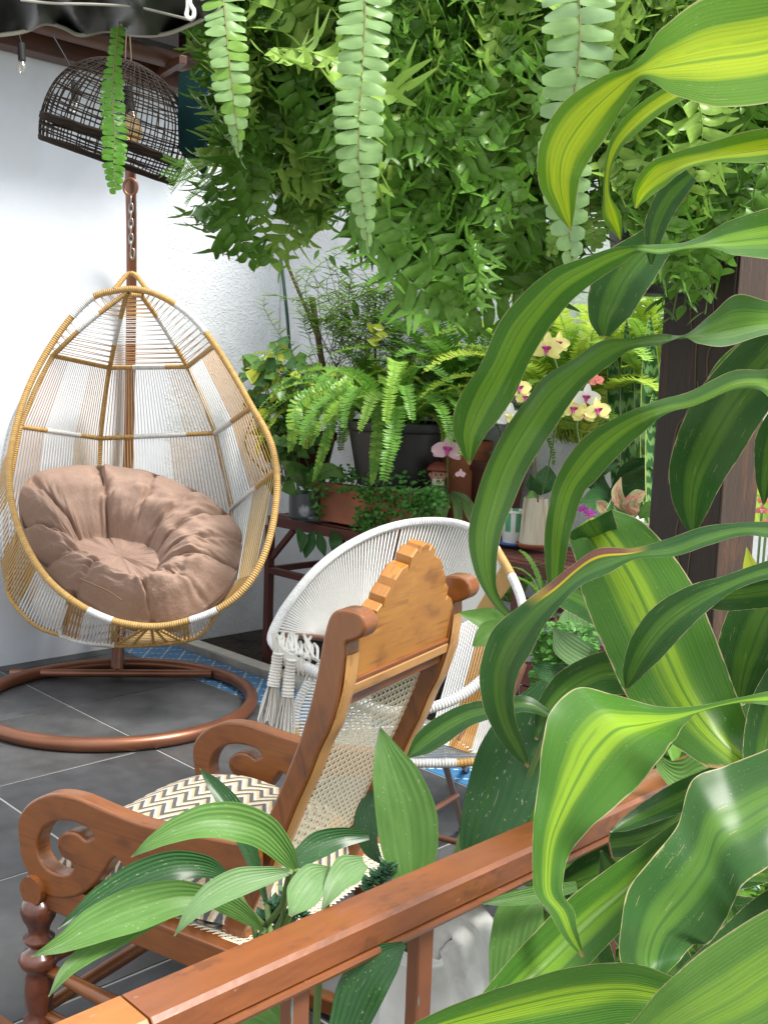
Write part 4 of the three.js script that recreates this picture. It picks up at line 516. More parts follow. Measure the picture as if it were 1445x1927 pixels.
{
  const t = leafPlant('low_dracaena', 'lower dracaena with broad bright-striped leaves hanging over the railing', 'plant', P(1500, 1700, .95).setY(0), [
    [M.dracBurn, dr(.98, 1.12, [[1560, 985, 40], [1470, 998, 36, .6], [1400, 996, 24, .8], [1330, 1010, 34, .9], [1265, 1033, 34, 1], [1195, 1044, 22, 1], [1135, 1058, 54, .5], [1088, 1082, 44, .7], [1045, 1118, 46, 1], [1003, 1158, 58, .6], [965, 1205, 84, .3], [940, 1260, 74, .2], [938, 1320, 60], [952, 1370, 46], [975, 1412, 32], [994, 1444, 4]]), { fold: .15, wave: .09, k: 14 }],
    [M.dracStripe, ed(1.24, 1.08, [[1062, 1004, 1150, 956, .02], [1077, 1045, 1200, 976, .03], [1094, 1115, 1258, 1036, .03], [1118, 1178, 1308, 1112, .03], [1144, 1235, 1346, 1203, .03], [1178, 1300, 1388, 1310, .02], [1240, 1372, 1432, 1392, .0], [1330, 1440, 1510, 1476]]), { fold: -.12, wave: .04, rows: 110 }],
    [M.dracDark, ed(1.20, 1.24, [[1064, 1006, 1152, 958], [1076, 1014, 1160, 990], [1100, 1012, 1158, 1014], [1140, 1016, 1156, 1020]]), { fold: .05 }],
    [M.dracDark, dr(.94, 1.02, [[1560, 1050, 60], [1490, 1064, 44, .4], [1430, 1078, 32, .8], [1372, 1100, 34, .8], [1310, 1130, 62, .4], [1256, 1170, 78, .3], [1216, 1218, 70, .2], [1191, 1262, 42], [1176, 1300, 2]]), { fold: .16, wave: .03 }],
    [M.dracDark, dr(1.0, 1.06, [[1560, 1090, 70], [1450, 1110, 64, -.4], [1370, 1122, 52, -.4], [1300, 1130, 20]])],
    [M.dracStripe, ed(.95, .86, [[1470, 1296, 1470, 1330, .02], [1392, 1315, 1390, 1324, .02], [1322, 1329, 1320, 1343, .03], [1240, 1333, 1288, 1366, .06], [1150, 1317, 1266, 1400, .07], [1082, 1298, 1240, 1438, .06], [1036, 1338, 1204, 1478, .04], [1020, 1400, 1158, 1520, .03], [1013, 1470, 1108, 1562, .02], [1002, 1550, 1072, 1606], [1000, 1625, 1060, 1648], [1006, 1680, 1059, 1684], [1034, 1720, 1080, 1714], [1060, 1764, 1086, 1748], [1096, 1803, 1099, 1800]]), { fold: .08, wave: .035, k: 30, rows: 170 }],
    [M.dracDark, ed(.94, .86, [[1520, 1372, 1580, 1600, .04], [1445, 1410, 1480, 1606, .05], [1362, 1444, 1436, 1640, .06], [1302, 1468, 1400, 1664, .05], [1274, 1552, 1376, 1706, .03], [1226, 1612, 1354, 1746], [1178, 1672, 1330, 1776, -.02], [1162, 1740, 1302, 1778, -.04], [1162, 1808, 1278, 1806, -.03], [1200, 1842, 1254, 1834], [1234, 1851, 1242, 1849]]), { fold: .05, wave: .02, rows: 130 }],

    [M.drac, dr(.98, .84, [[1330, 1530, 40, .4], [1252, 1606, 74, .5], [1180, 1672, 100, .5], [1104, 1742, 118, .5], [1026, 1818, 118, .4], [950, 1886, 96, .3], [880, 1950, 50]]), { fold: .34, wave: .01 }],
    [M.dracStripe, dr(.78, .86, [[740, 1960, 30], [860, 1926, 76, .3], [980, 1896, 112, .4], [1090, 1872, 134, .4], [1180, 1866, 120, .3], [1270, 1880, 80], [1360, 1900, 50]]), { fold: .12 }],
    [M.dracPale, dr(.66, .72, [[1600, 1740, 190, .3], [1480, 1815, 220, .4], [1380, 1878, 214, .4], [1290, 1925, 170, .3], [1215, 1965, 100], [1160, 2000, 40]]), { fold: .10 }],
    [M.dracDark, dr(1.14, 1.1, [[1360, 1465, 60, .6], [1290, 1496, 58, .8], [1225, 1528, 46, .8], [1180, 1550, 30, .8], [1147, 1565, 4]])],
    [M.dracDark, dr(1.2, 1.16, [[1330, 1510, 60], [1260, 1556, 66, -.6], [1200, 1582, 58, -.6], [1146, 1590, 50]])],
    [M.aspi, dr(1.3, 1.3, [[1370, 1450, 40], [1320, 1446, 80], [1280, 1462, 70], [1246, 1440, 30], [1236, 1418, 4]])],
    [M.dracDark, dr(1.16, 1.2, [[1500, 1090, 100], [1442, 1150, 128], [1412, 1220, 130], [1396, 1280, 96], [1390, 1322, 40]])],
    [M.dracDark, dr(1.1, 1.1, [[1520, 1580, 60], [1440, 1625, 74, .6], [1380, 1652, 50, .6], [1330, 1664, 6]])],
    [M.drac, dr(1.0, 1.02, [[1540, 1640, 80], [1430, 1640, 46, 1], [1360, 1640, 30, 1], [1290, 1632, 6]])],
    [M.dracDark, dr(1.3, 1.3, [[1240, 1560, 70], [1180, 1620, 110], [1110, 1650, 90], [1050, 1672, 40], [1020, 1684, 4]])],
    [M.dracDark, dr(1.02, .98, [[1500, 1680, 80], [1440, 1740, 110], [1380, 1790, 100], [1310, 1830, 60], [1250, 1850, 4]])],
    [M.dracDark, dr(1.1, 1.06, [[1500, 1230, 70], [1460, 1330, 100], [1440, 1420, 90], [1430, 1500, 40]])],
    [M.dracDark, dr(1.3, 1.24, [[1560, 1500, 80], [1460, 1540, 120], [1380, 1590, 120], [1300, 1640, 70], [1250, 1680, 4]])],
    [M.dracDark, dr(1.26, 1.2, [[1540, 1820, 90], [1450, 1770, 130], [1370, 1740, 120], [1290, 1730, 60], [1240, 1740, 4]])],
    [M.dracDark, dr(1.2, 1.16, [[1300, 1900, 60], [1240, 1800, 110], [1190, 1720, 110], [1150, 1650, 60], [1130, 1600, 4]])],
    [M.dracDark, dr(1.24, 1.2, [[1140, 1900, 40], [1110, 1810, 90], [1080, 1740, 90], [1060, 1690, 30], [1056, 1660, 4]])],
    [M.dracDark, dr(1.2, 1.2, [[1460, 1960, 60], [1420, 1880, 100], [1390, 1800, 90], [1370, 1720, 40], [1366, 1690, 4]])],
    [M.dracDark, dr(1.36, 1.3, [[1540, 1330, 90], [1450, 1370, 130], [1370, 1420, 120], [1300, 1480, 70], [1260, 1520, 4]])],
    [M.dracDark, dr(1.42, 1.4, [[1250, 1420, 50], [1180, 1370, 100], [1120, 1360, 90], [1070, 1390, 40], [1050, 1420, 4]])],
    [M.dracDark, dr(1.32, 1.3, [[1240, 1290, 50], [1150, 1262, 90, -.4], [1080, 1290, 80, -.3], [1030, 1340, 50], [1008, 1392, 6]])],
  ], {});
  part(t, 'cane', tube([P(1560, 1800, .95).setY(0), P(1560, 1700, .98), P(1560, 1000, 1.0)], .018, 14, 10), M.bark);
}
{ // cast-iron plants standing behind the railing
  const potA = R(.50, -.93, 0), A = [
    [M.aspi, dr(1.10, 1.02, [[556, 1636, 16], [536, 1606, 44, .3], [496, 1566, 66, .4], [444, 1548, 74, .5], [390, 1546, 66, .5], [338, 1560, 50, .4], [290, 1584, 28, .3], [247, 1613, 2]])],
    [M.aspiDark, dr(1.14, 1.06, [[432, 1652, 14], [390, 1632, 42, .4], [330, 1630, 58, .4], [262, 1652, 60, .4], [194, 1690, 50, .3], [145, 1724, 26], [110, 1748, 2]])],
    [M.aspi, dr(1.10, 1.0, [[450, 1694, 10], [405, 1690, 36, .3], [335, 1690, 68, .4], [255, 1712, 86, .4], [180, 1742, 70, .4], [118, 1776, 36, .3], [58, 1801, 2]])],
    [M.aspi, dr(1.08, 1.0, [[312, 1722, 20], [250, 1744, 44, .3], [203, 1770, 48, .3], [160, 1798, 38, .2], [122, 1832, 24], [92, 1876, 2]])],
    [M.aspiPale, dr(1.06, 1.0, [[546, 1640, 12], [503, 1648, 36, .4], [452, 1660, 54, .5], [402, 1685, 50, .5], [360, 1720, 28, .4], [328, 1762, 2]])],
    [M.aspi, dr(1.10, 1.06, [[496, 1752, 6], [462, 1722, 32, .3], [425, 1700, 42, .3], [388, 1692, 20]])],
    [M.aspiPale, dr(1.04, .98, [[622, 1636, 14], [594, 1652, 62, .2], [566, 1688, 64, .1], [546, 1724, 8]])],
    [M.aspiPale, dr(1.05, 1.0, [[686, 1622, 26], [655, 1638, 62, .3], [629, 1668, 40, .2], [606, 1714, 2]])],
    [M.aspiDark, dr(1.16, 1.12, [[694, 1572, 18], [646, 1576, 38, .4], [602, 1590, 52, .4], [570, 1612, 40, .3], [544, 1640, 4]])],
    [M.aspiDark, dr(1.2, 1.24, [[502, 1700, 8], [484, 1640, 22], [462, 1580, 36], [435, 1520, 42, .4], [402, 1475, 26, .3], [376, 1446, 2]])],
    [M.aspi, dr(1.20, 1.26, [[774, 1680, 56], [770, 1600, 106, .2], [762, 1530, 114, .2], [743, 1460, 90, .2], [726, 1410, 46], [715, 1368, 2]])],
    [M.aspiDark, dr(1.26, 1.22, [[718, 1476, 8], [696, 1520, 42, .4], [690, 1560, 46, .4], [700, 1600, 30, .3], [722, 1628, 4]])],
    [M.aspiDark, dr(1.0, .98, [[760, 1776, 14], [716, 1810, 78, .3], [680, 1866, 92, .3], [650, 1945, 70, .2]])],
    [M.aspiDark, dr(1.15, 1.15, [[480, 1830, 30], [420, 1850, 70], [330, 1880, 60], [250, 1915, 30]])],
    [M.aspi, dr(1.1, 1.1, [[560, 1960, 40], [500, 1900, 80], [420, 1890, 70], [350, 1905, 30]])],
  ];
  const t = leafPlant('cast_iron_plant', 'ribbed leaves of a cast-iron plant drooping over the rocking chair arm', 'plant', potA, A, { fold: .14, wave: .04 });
  const knot = P(505, 1775, 1.13); for (const [x, y, d] of [[556, 1636, 1.10], [432, 1652, 1.14], [450, 1694, 1.1], [546, 1640, 1.06], [496, 1752, 1.1], [502, 1700, 1.2], [544, 1640, 1.12]]) { const a = P(x, y, d), k = knot.clone().add(new V3(rr(-.015, .015), rr(-.01, .01), rr(-.02, .02))); part(t, 'stalk', tube([a, a.clone().lerp(k, .5).add(new V3(.006, -.006, 0)), k, potA.clone().add(new V3(rr(-.04, .04), .1, rr(-.04, .04)))], (q) => .0034 + .001 * q, 14, 6), M.stem); }
  for (const [x, y, d] of [[622, 1636, 1.04], [774, 1680, 1.2], [722, 1628, 1.22]]) { const a = P(x, y, d), k = P(x - 20, y + 160, d + .04); part(t, 'stalk', tube([a, a.clone().lerp(k, .5), k, k.clone().setY(.1)], .004, 12, 6), M.stem); }
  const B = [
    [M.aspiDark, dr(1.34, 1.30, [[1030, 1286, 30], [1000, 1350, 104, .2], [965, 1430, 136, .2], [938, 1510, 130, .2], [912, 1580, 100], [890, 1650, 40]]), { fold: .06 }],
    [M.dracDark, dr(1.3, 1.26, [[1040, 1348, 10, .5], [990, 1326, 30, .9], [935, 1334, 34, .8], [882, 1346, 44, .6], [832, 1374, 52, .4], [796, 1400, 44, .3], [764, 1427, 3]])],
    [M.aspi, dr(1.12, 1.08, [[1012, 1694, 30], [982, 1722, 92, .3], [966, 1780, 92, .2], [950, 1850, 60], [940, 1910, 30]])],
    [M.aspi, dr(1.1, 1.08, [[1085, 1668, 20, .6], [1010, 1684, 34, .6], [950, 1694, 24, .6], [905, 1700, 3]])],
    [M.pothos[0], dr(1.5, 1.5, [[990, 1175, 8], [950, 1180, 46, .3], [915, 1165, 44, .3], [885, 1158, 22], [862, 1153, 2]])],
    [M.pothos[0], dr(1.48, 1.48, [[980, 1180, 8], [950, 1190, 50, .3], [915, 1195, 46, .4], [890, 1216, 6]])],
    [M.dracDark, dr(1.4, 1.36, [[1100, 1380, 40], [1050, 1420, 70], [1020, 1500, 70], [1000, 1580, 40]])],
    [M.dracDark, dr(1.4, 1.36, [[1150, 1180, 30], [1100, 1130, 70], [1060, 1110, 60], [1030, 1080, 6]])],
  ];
  const u = leafPlant('cast_iron_plant', 'broad dark ribbed leaves rising behind the middle of the railing', 'plant', R(.92, -1.0, 0), B, { fold: .12, wave: .03 });
  for (const q of [P(890, 1650, 1.3), P(1040, 1348, 1.3), P(940, 1910, 1.08), P(990, 1175, 1.5)]) part(u, 'stalk', tube([q, q.clone().lerp(R(.92, -1.0, .05), .5), R(.92, -1.0, .0)], .004, 10, 6), M.stem);
}
// ---------------------------------------------------------------- ferns
// a frond in its own axes: it leaves the origin and ends near (0, -len, 0) when hanging; leaflets stand out along x, the face looks to +z
function frondGeo(o) {
  const f = rng(o.seed), gb = new GB(), n = o.pairs, pts = []; let p = new V3(), el = o.el0; const N = 40;
  for (let k = 0; k <= N; k++) { pts.push(p.clone()); el = mixn(o.el0, o.el1, Math.pow(k / N, o.pow || 1)); p.add(new V3(o.sway ? o.sway * Math.sin(k * .13 + o.seed) / N : 0, Math.sin(el) / N, Math.cos(el) / N).multiplyScalar(o.len)); }
  const c = new THREE.CatmullRomCurve3(pts);
  for (let i = 0; i < n; i++) for (const sd of [-1, 1]) {
    const t = mixn(o.t0 ?? .06, .985, (i + .25 * (sd > 0)) / n), b = c.getPoint(t), T = c.getTangent(t), X = new V3(sd, 0, 0), Nn = new V3().crossVectors(T, new V3(-1, 0, 0)).normalize(); // face normal
    const l = o.plen * o.prof(t) * rr(.86, 1.1, f), w = o.pw * (.55 + .45 * o.prof(t)) * rr(.9, 1.1, f), an = (o.ang ?? .3) + rr(-.12, .12, f), curl = (o.curl ?? .5) * rr(.5, 1.5, f), lift = (o.lift ?? 0) + rr(-.15, .15, f), tw = rr(-.35, .35, f) * (o.twist ?? 1);
    const D = X.clone().multiplyScalar(Math.cos(an)).addScaledVector(T, Math.sin(an)).addScaledVector(Nn, lift).normalize(); const S = new V3().crossVectors(Nn, D).normalize().addScaledVector(Nn, tw).normalize(), M_ = new V3().crossVectors(D, S).normalize().multiplyScalar(sd > 0 ? 1 : 1);
    const Nz = M_.dot(Nn) < 0 ? M_.negate() : M_; const at = (s) => { const a = curl * s; return b.clone().addScaledVector(D, l * (Math.sin(a + 1e-4) / (curl + 1e-4))).addScaledVector(Nz, -l * (1 - Math.cos(a)) / (curl + 1e-4)); };
    const end = o.fork ? .66 : 1;
    gb.grid(o.rows || 4, o.cols || 2, (a, q) => { const s = a * end, y = q * 2 - 1; const ww = w * .5 * (o.fork ? (.55 + .55 * Math.sin(Math.PI * Math.min(1, a * .75 + .12))) : Math.pow(Math.sin(Math.PI * (.08 + .90 * Math.pow(a, .8))), .7)); return at(s).addScaledVector(S, ww * y).addScaledVector(Nz, Math.abs(y) * ww * (o.cup ?? .35)); });
    if (o.fork) for (const k of [-1, 1]) { const base = at(.62), dir = at(.66).sub(at(.60)).normalize(), spread = rr(.5, 1.15, f), L = l * rr(.34, .52, f); gb.grid(3, 1, (a, q) => { const d = dir.clone().multiplyScalar(Math.cos(spread)).addScaledVector(S, k * Math.sin(spread)).addScaledVector(Nz, -.55 * a); return base.clone().addScaledVector(S, k * w * .2).addScaledVector(d, L * a).addScaledVector(S, (q * 2 - 1) * w * .34 * (1 - a * a * .8)); }); }
  }
  const r = o.stemR || .0014; gb.grid(14, 4, (a, q) => { const b = c.getPoint(a), th = q * Math.PI * 2, k = r * (1 - .7 * a); return b.add(new V3(Math.cos(th) * k, Math.sin(th) * k * .6, Math.sin(th) * k)); });
  const g = gb.geo(); g.userData.tip = c.getPoint(1); return g;
}
const crest = [1, 2, 3, 4, 5, 6].map((s) => frondGeo({ seed: s * 13, len: .42, pairs: 12, plen: .104, pw: .0285, el0: .35 - .16 * s, el1: -1.75, prof: (t) => Math.pow(Math.sin(Math.PI * (.12 + .8 * t)), .6), curl: 1.7 + .2 * (s % 3), fork: true, ang: .38, lift: .55, cup: .35, sway: .3, twist: 1.7, rows: 5 }));
const NEGY = new V3(0, -1, 0);
function hangFrond(t, geo, mat, tip, base, spin, name = 'frond') { // hung so that the frond runs from base to tip
  const gt = geo.userData.tip, d = tip.clone().sub(base), m = local(t, name, geo, mat); const q1 = new THREE.Quaternion().setFromUnitVectors(gt.clone().normalize(), d.clone().normalize()), q2 = new THREE.Quaternion().setFromAxisAngle(d.clone().normalize(), spin);
  m.quaternion.copy(q2.multiply(q1)); m.scale.setScalar(d.length() / gt.length()); m.position.copy(base).sub(t.position); return m;
}
const inside = (x, y, poly) => { let c = false; for (let i = 0, j = poly.length - 1; i < poly.length; j = i++) { const [a, b] = poly[i], [e, f] = poly[j]; if ((b > y) !== (f > y) && x < (e - a) * (y - b) / (f - b) + a) c = !c; } return c; };
function hangingFern(label, center, poly, n, dc, dep, seed, mats, bowl) {
  const f = rng(seed), t = thing('hanging_fern', label, 'fern', center, 'ferns hanging over the patio'), xs = poly.map((q) => q[0]), ys = poly.map((q) => q[1]);
  let k = 0; while (k < n) {
    const x = mixn(Math.min(...xs), Math.max(...xs), f()), y = mixn(Math.min(...ys), Math.max(...ys), f()); if (!inside(x, y, poly)) continue; k++;
    const d = dc - dep * (.25 + .95 * f()) + (f() < .4 ? dep * .9 * f() : 0), tip = P(x, y, d), len = rr(.20, .36, f), to = center.clone().add(new V3(rr(-.1, .1, f), rr(.1, .5, f), rr(-.1, .1, f))).sub(tip).normalize();
    const dir = to.multiplyScalar(.6).add(new V3(rr(-1.1, 1.1, f), rr(.05, .8, f), rr(-.8, .2, f))).normalize(), base = tip.clone().addScaledVector(dir, len);
    const face = CAM.clone().sub(tip).normalize(); const m = hangFrond(t, pick(crest, f), pick(mats, f), tip, base, 0); // turn its upper face outwards, towards the light
    const nz = new V3(0, 0, 1).applyQuaternion(m.quaternion), ax = tip.clone().sub(base).normalize(); const want = face.clone().multiplyScalar(.8).add(new V3(rr(-.9, .9, f), rr(0, .9, f), 0)); want.addScaledVector(ax, -want.dot(ax)).normalize(); nz.addScaledVector(ax, -nz.dot(ax)).normalize();
    const ang = Math.atan2(new V3().crossVectors(nz, want).dot(ax), nz.dot(want)); m.quaternion.premultiply(new THREE.Quaternion().setFromAxisAngle(ax, ang));
  }
  part(t, 'basket', lathe([[.001, 0], [bowl * .55, .01], [bowl * .9, .07], [bowl, .16], [bowl * .97, .17], [bowl * .9, .12], [.001, .11]], center.clone().add(new V3(0, -.14, 0)), 24), M.coir);
  for (let q = 0; q < 3; q++) { const a = q * 2.1 + .4; part(t, 'hanger', rod(center.clone().add(new V3(Math.cos(a) * bowl, .02, Math.sin(a) * bowl)), center.clone().add(new V3(0, 1.0, 0)), .0022, 5), M.blackMetal); }
  return t;
}
const F0 = M.fern[0], F1 = M.fern[1], F2 = M.fern[2], F3 = M.fern[3];
hangingFern('dark crested fern hanging on the left, over the white wall', P(530, 120, 2.42), [[345, 60], [400, 20], [470, -60], [640, -60], [660, 200], [650, 330], [622, 440], [590, 490], [525, 530], [468, 505], [452, 430], [450, 330], [410, 270], [440, 200], [350, 140]], 118, 2.42, .26, 31, [F0, F1, F1, F0, F1, F0, F2, F1, F0, F2], .13);
hangingFern('large crested fern hanging in the middle, its curled fronds reaching lowest', P(860, 250, 2.2), [[640, -80], [1040, -80], [1060, 300], [1030, 460], [980, 540], [930, 590], [880, 640], [830, 620], [790, 600], [735, 545], [700, 490], [690, 440], [720, 380], [650, 330]], 215, 2.2, .3, 47, [F0, F0, F2, F1, F0, F1, F1, F1, F0, F0], .17);
hangingFern('dense fern hanging on the right, behind the striped leaves', P(1230, 230, 2.15), [[1020, -80], [1500, -80], [1500, 380], [1330, 440], [1310, 590], [1270, 600], [1235, 500], [1120, 480], [1040, 400]], 175, 2.15, .26, 59, [F0, F1, F2, F0, F2, F0, F1, F0, F2, F1, F1], .16);
{ const t = thing('hanging_pot', 'black plastic pot hanging above the post with a trailing vine', 'plant pot', P(1222, 510, 2.2)); part(t, 'pot', lathe([[.001, -.09], [.07, -.09], [.095, .05], [.1, .05], [.1, .06], [.09, .06], [.085, 0], [.001, 0]], P(1228, 470, 2.2), 28), M.blackPlastic);
  for (let k = 0; k < 5; k++) { const x = 1250 + k * 18, l = []; const p0 = P(x - 10, 440, 2.05), p1 = P(x + rr(-10, 10), 540 + rr(0, 70), 2.0); part(t, 'vine', tube([p0, p0.clone().lerp(p1, .5).add(new V3(.01, 0, .02)), p1], .0016, 10, 5), M.stem); for (let j = 0; j < 11; j++) { const q = p0.clone().lerp(p1, (j + .6) / 11), a = rr(0, 6.28), dx = new V3(Math.cos(a), -.5, Math.sin(a)).normalize(), w = rr(.009, .014), ll = rr(.028, .042); const gb = new GB(), S = new V3().crossVectors(dx, UP).normalize(); gb.grid(4, 2, (u, v) => q.clone().addScaledVector(dx, ll * u).addScaledVector(S, (v * 2 - 1) * w * Math.sin(Math.PI * (.06 + .92 * u))).add(new V3(0, -.012 * u * u, 0))); l.push(gb.geo()); } part(t, 'vine_leaf', l, F0).userData.kind = 'stuff'; } }
// large pale sword fern fronds close by, each leaflet a piece of its own
const leaflet = [1, 2, 3].map((s) => { const f = rng(s * 5), gb = new GB(); gb.grid(9, 4, (a, b) => { const y = b * 2 - 1, w = .5 * Math.pow(Math.sin(Math.PI * (.16 + .80 * Math.pow(a, .9))), .36) * (1 + .035 * Math.sin(a * 55)) * (b < .5 ? 1 : .92); return new V3(a, -.07 * a * a * (1 + .3 * s) + .05 * Math.sin(a * 5 + s * 2) * y + .022 * (1 - y * y), y * w * .92); }); return gb.geo(); });
function swordFrond(t, pts, half, step_, mats, face = CAM) {
  const l = pts.map(([x, y, d]) => P(x, y, d)), c = curve(l), L = c.getLength(), n = Math.round(L / step_), fr = part(t, 'frond', tube(l, (k) => .0016 * (1.1 - .7 * k), 30, 6), M.fernStem);
  for (let i = 0; i < n; i++) for (const sd of [-1, 1]) { const u = (i + .5 + .25 * sd) / n, p = c.getPointAt(sat(u)), T = c.getTangentAt(sat(u)), Fn = face.clone().sub(p).normalize(); Fn.addScaledVector(T, -Fn.dot(T)).normalize(); const X = new V3().crossVectors(T, Fn).multiplyScalar(sd).addScaledVector(T, rr(.02, .22)).addScaledVector(Fn, rr(-.2, .12)).normalize(); const h = half(u) * rr(.92, 1.06); if (h < .002) continue;
    const Z = new V3().crossVectors(X, Fn.clone().addScaledVector(T, -rr(.04, .2))).normalize(), Y = new V3().crossVectors(Z, X); const m = new THREE.Mesh(pick(leaflet), pick(mats)); m.name = 'leaflet'; m.castShadow = m.receiveShadow = true; m.quaternion.setFromRotationMatrix(new THREE.Matrix4().makeBasis(X, Y, Z)); m.scale.set(h, h * .9, step_ * rr(1.12, 1.3)); m.position.copy(p).sub(t.position); fr.add(m); }
  return fr;
}
const px = (n, d) => n * d / FOC, S0 = M.sword[0], S1 = M.sword[1], S2 = M.sword[2];
{ const t = thing('sword_fern', 'three long pale sword fern fronds hanging close in front of the crested ferns', 'fern', P(760, -160, 1.5));
  swordFrond(t, [[680, -120, 1.42], [687, 0, 1.40], [683, 110, 1.39], [676, 220, 1.39], [676, 320, 1.40], [686, 400, 1.42], [694, 470, 1.44]], (u) => px(56, 1.4) * (1 - .25 * u) * Math.pow(sat((1 - u) * 3.2), .7), px(25, 1.4), [S0]);
  swordFrond(t, [[415, -40, 1.5], [424, 30, 1.48], [430, 100, 1.47], [438, 170, 1.47], [446, 240, 1.48], [449, 290, 1.5]], (u) => px(44, 1.48) * (1 - .3 * u) * Math.pow(sat((1.02 - u) * 3), .8), px(21, 1.48), [S0, S2, S0]);
  swordFrond(t, [[1085, -110, 1.36], [1090, 0, 1.34], [1090, 80, 1.34], [1082, 160, 1.35], [1068, 250, 1.37], [1064, 340, 1.38], [1070, 430, 1.4], [1078, 520, 1.42]], (u) => px(78, 1.36) * (1 - .52 * u) * Math.pow(sat((1.02 - u) * 4), .6), px(30, 1.36), [S0, S0, S1]);
}
{ const t = thing('young_fern_frond', 'single bright green fern frond hanging in front of the wicker lampshade', 'fern frond', P(216, 60, 1.7)); swordFrond(t, [[236, -60, 1.74], [228, 20, 1.73], [222, 66, 1.72], [214, 130, 1.71], [212, 190, 1.7], [216, 250, 1.7], [214, 310, 1.7], [218, 362, 1.71]], (u) => u < .27 ? 0 : px(24, 1.7) * (.6 + .4 * step(.4, .6, u)) * Math.pow(sat((1.04 - u) * 5), .5), px(12, 1.7), [M.brightFern]); }
{ const t = thing('small_sword_fern', 'short serrated sword fern fronds under the right hanging fern', 'fern', P(1190, 330, 1.9)); for (const [x, y, x2, y2, h] of [[1190, 340, 1200, 455, 30], [1225, 330, 1222, 450, 22], [1060, 400, 1035, 480, 26], [1110, 400, 1120, 470, 30], [1155, 330, 1150, 430, 26]]) swordFrond(t, [[x, y - 40, 1.95], [x, y, 1.92], [(x + x2) / 2 + 4, (y + y2) / 2, 1.9], [x2, y2, 1.92]], (u) => px(h, 1.9) * Math.pow(sat((1.03 - u) * 3), .6), px(13, 1.9), [F2, S2]); }
// ---------------------------------------------------------------- bench of potted plants along the garden wall
{
  const t = thing('plant_bench', 'red-brown metal plant bench with slatted top along the white garden wall', 'bench', R(3.2, -2.8, 0)), m = M.benchMetal, h = .69;
  const v0 = -3.79, v1 = -1.7, u0 = 3.0, u1 = 3.44;
  for (const u of [u0, u1]) { part(t, 'frame_rail', bar(R(u, v0, h - .02), R(u, v1, h - .02), .045, .03), m); part(t, 'lower_rail', bar(R(u, v0, .44), R(u, v1, .44), .03, .03), m); }
  for (const v of [v0, -3.05, -2.35, v1]) { for (const u of [u0, u1]) part(t, 'leg', bar(R(u, v, 0), R(u, v, h - .043), .034, .034, UA), m); part(t, 'cross_rail', bar(R(u0 + .017, v, h - .02), R(u1 - .017, v, h - .02), .04, .026), m); part(t, 'cross_rail', bar(R(u0 + .017, v, .44), R(u1 - .017, v, .44), .028, .026), m); }
  part(t, 'brace', bar(R(u0, v0 + .02, .50), R(u0, v0 + .17, h - .045), .026, .02), m);
  for (let k = 0; k < 6; k++) part(t, 'slat', bar(R(u0 + .04 + k * .072, v0, h + .004), R(u0 + .04 + k * .072, v1, h + .004), .008, .06, UP), m);
}
const onBench = (x, y, hh = .71) => G(x, y, hh);
// small leaf for clusters
const leafShape = (gb, q, dir, up, l, w, droop = .2, heart = false) => { const S = new V3().crossVectors(dir, up).normalize(), N = new V3().crossVectors(S, dir); gb.grid(4, 2, (a, b) => { const y = b * 2 - 1, ww = heart ? Math.pow(1 - a, .75) * (1 - Math.exp(-a * 14)) * 1.25 : Math.sin(Math.PI * (.04 + .95 * Math.pow(a, .8))); return q.clone().addScaledVector(dir, l * a + (heart ? -.12 * l * y * y * (1 - a) : 0)).addScaledVector(S, w * y * ww).addScaledVector(N, -droop * l * a * a + .22 * w * y * y); }); };
// sword ferns growing up out of a pot
const upFern = [1, 2, 3, 4].map((s) => frondGeo({ seed: 90 + s, len: 1, pairs: 58, plen: .062, pw: .017, el0: 1.25 - .12 * s, el1: -.65 - .2 * s, pow: 1.3, prof: (t) => Math.pow(Math.sin(Math.PI * (.10 + .86 * t)), .55), curl: .5, ang: .16, rows: 3, cols: 2, t0: .12, stemR: .004, sway: .1, twist: .6 }));
const straightFern = [1, 2, 3].map((s) => frondGeo({ seed: 120 + s, len: 1, pairs: 52, plen: .07, pw: .020, el0: 1.42, el1: .55 - .3 * s, pow: 1.4, prof: (t) => Math.pow(Math.sin(Math.PI * (.12 + .86 * t)), .5), curl: .4, ang: .2, rows: 3, cols: 2, t0: .08, stemR: .004, sway: .12, twist: .5 }));
function fernPlant(label, base, n, len, mats, geos, seed, spread = .06, tilt = .35, yawOff = null) {
  const f = rng(seed), t = thing('fern_plant', label, 'fern', base); for (let k = 0; k < n; k++) { const m = local(t, 'frond', pick(geos, f), pick(mats, f)), a = yawOff ? mixn(yawOff[0], yawOff[1], f()) : k / n * 6.283 + rr(-.4, .4, f), l = rr(len[0], len[1], f); m.rotation.order = 'YXZ'; m.rotation.set(rr(-.15, tilt, f), a, rr(-.25, .25, f)); m.scale.set(l, l, l); m.position.set(Math.sin(a) * spread * f(), rr(-.02, .02, f), Math.cos(a) * spread * f()); }
  return t;
}
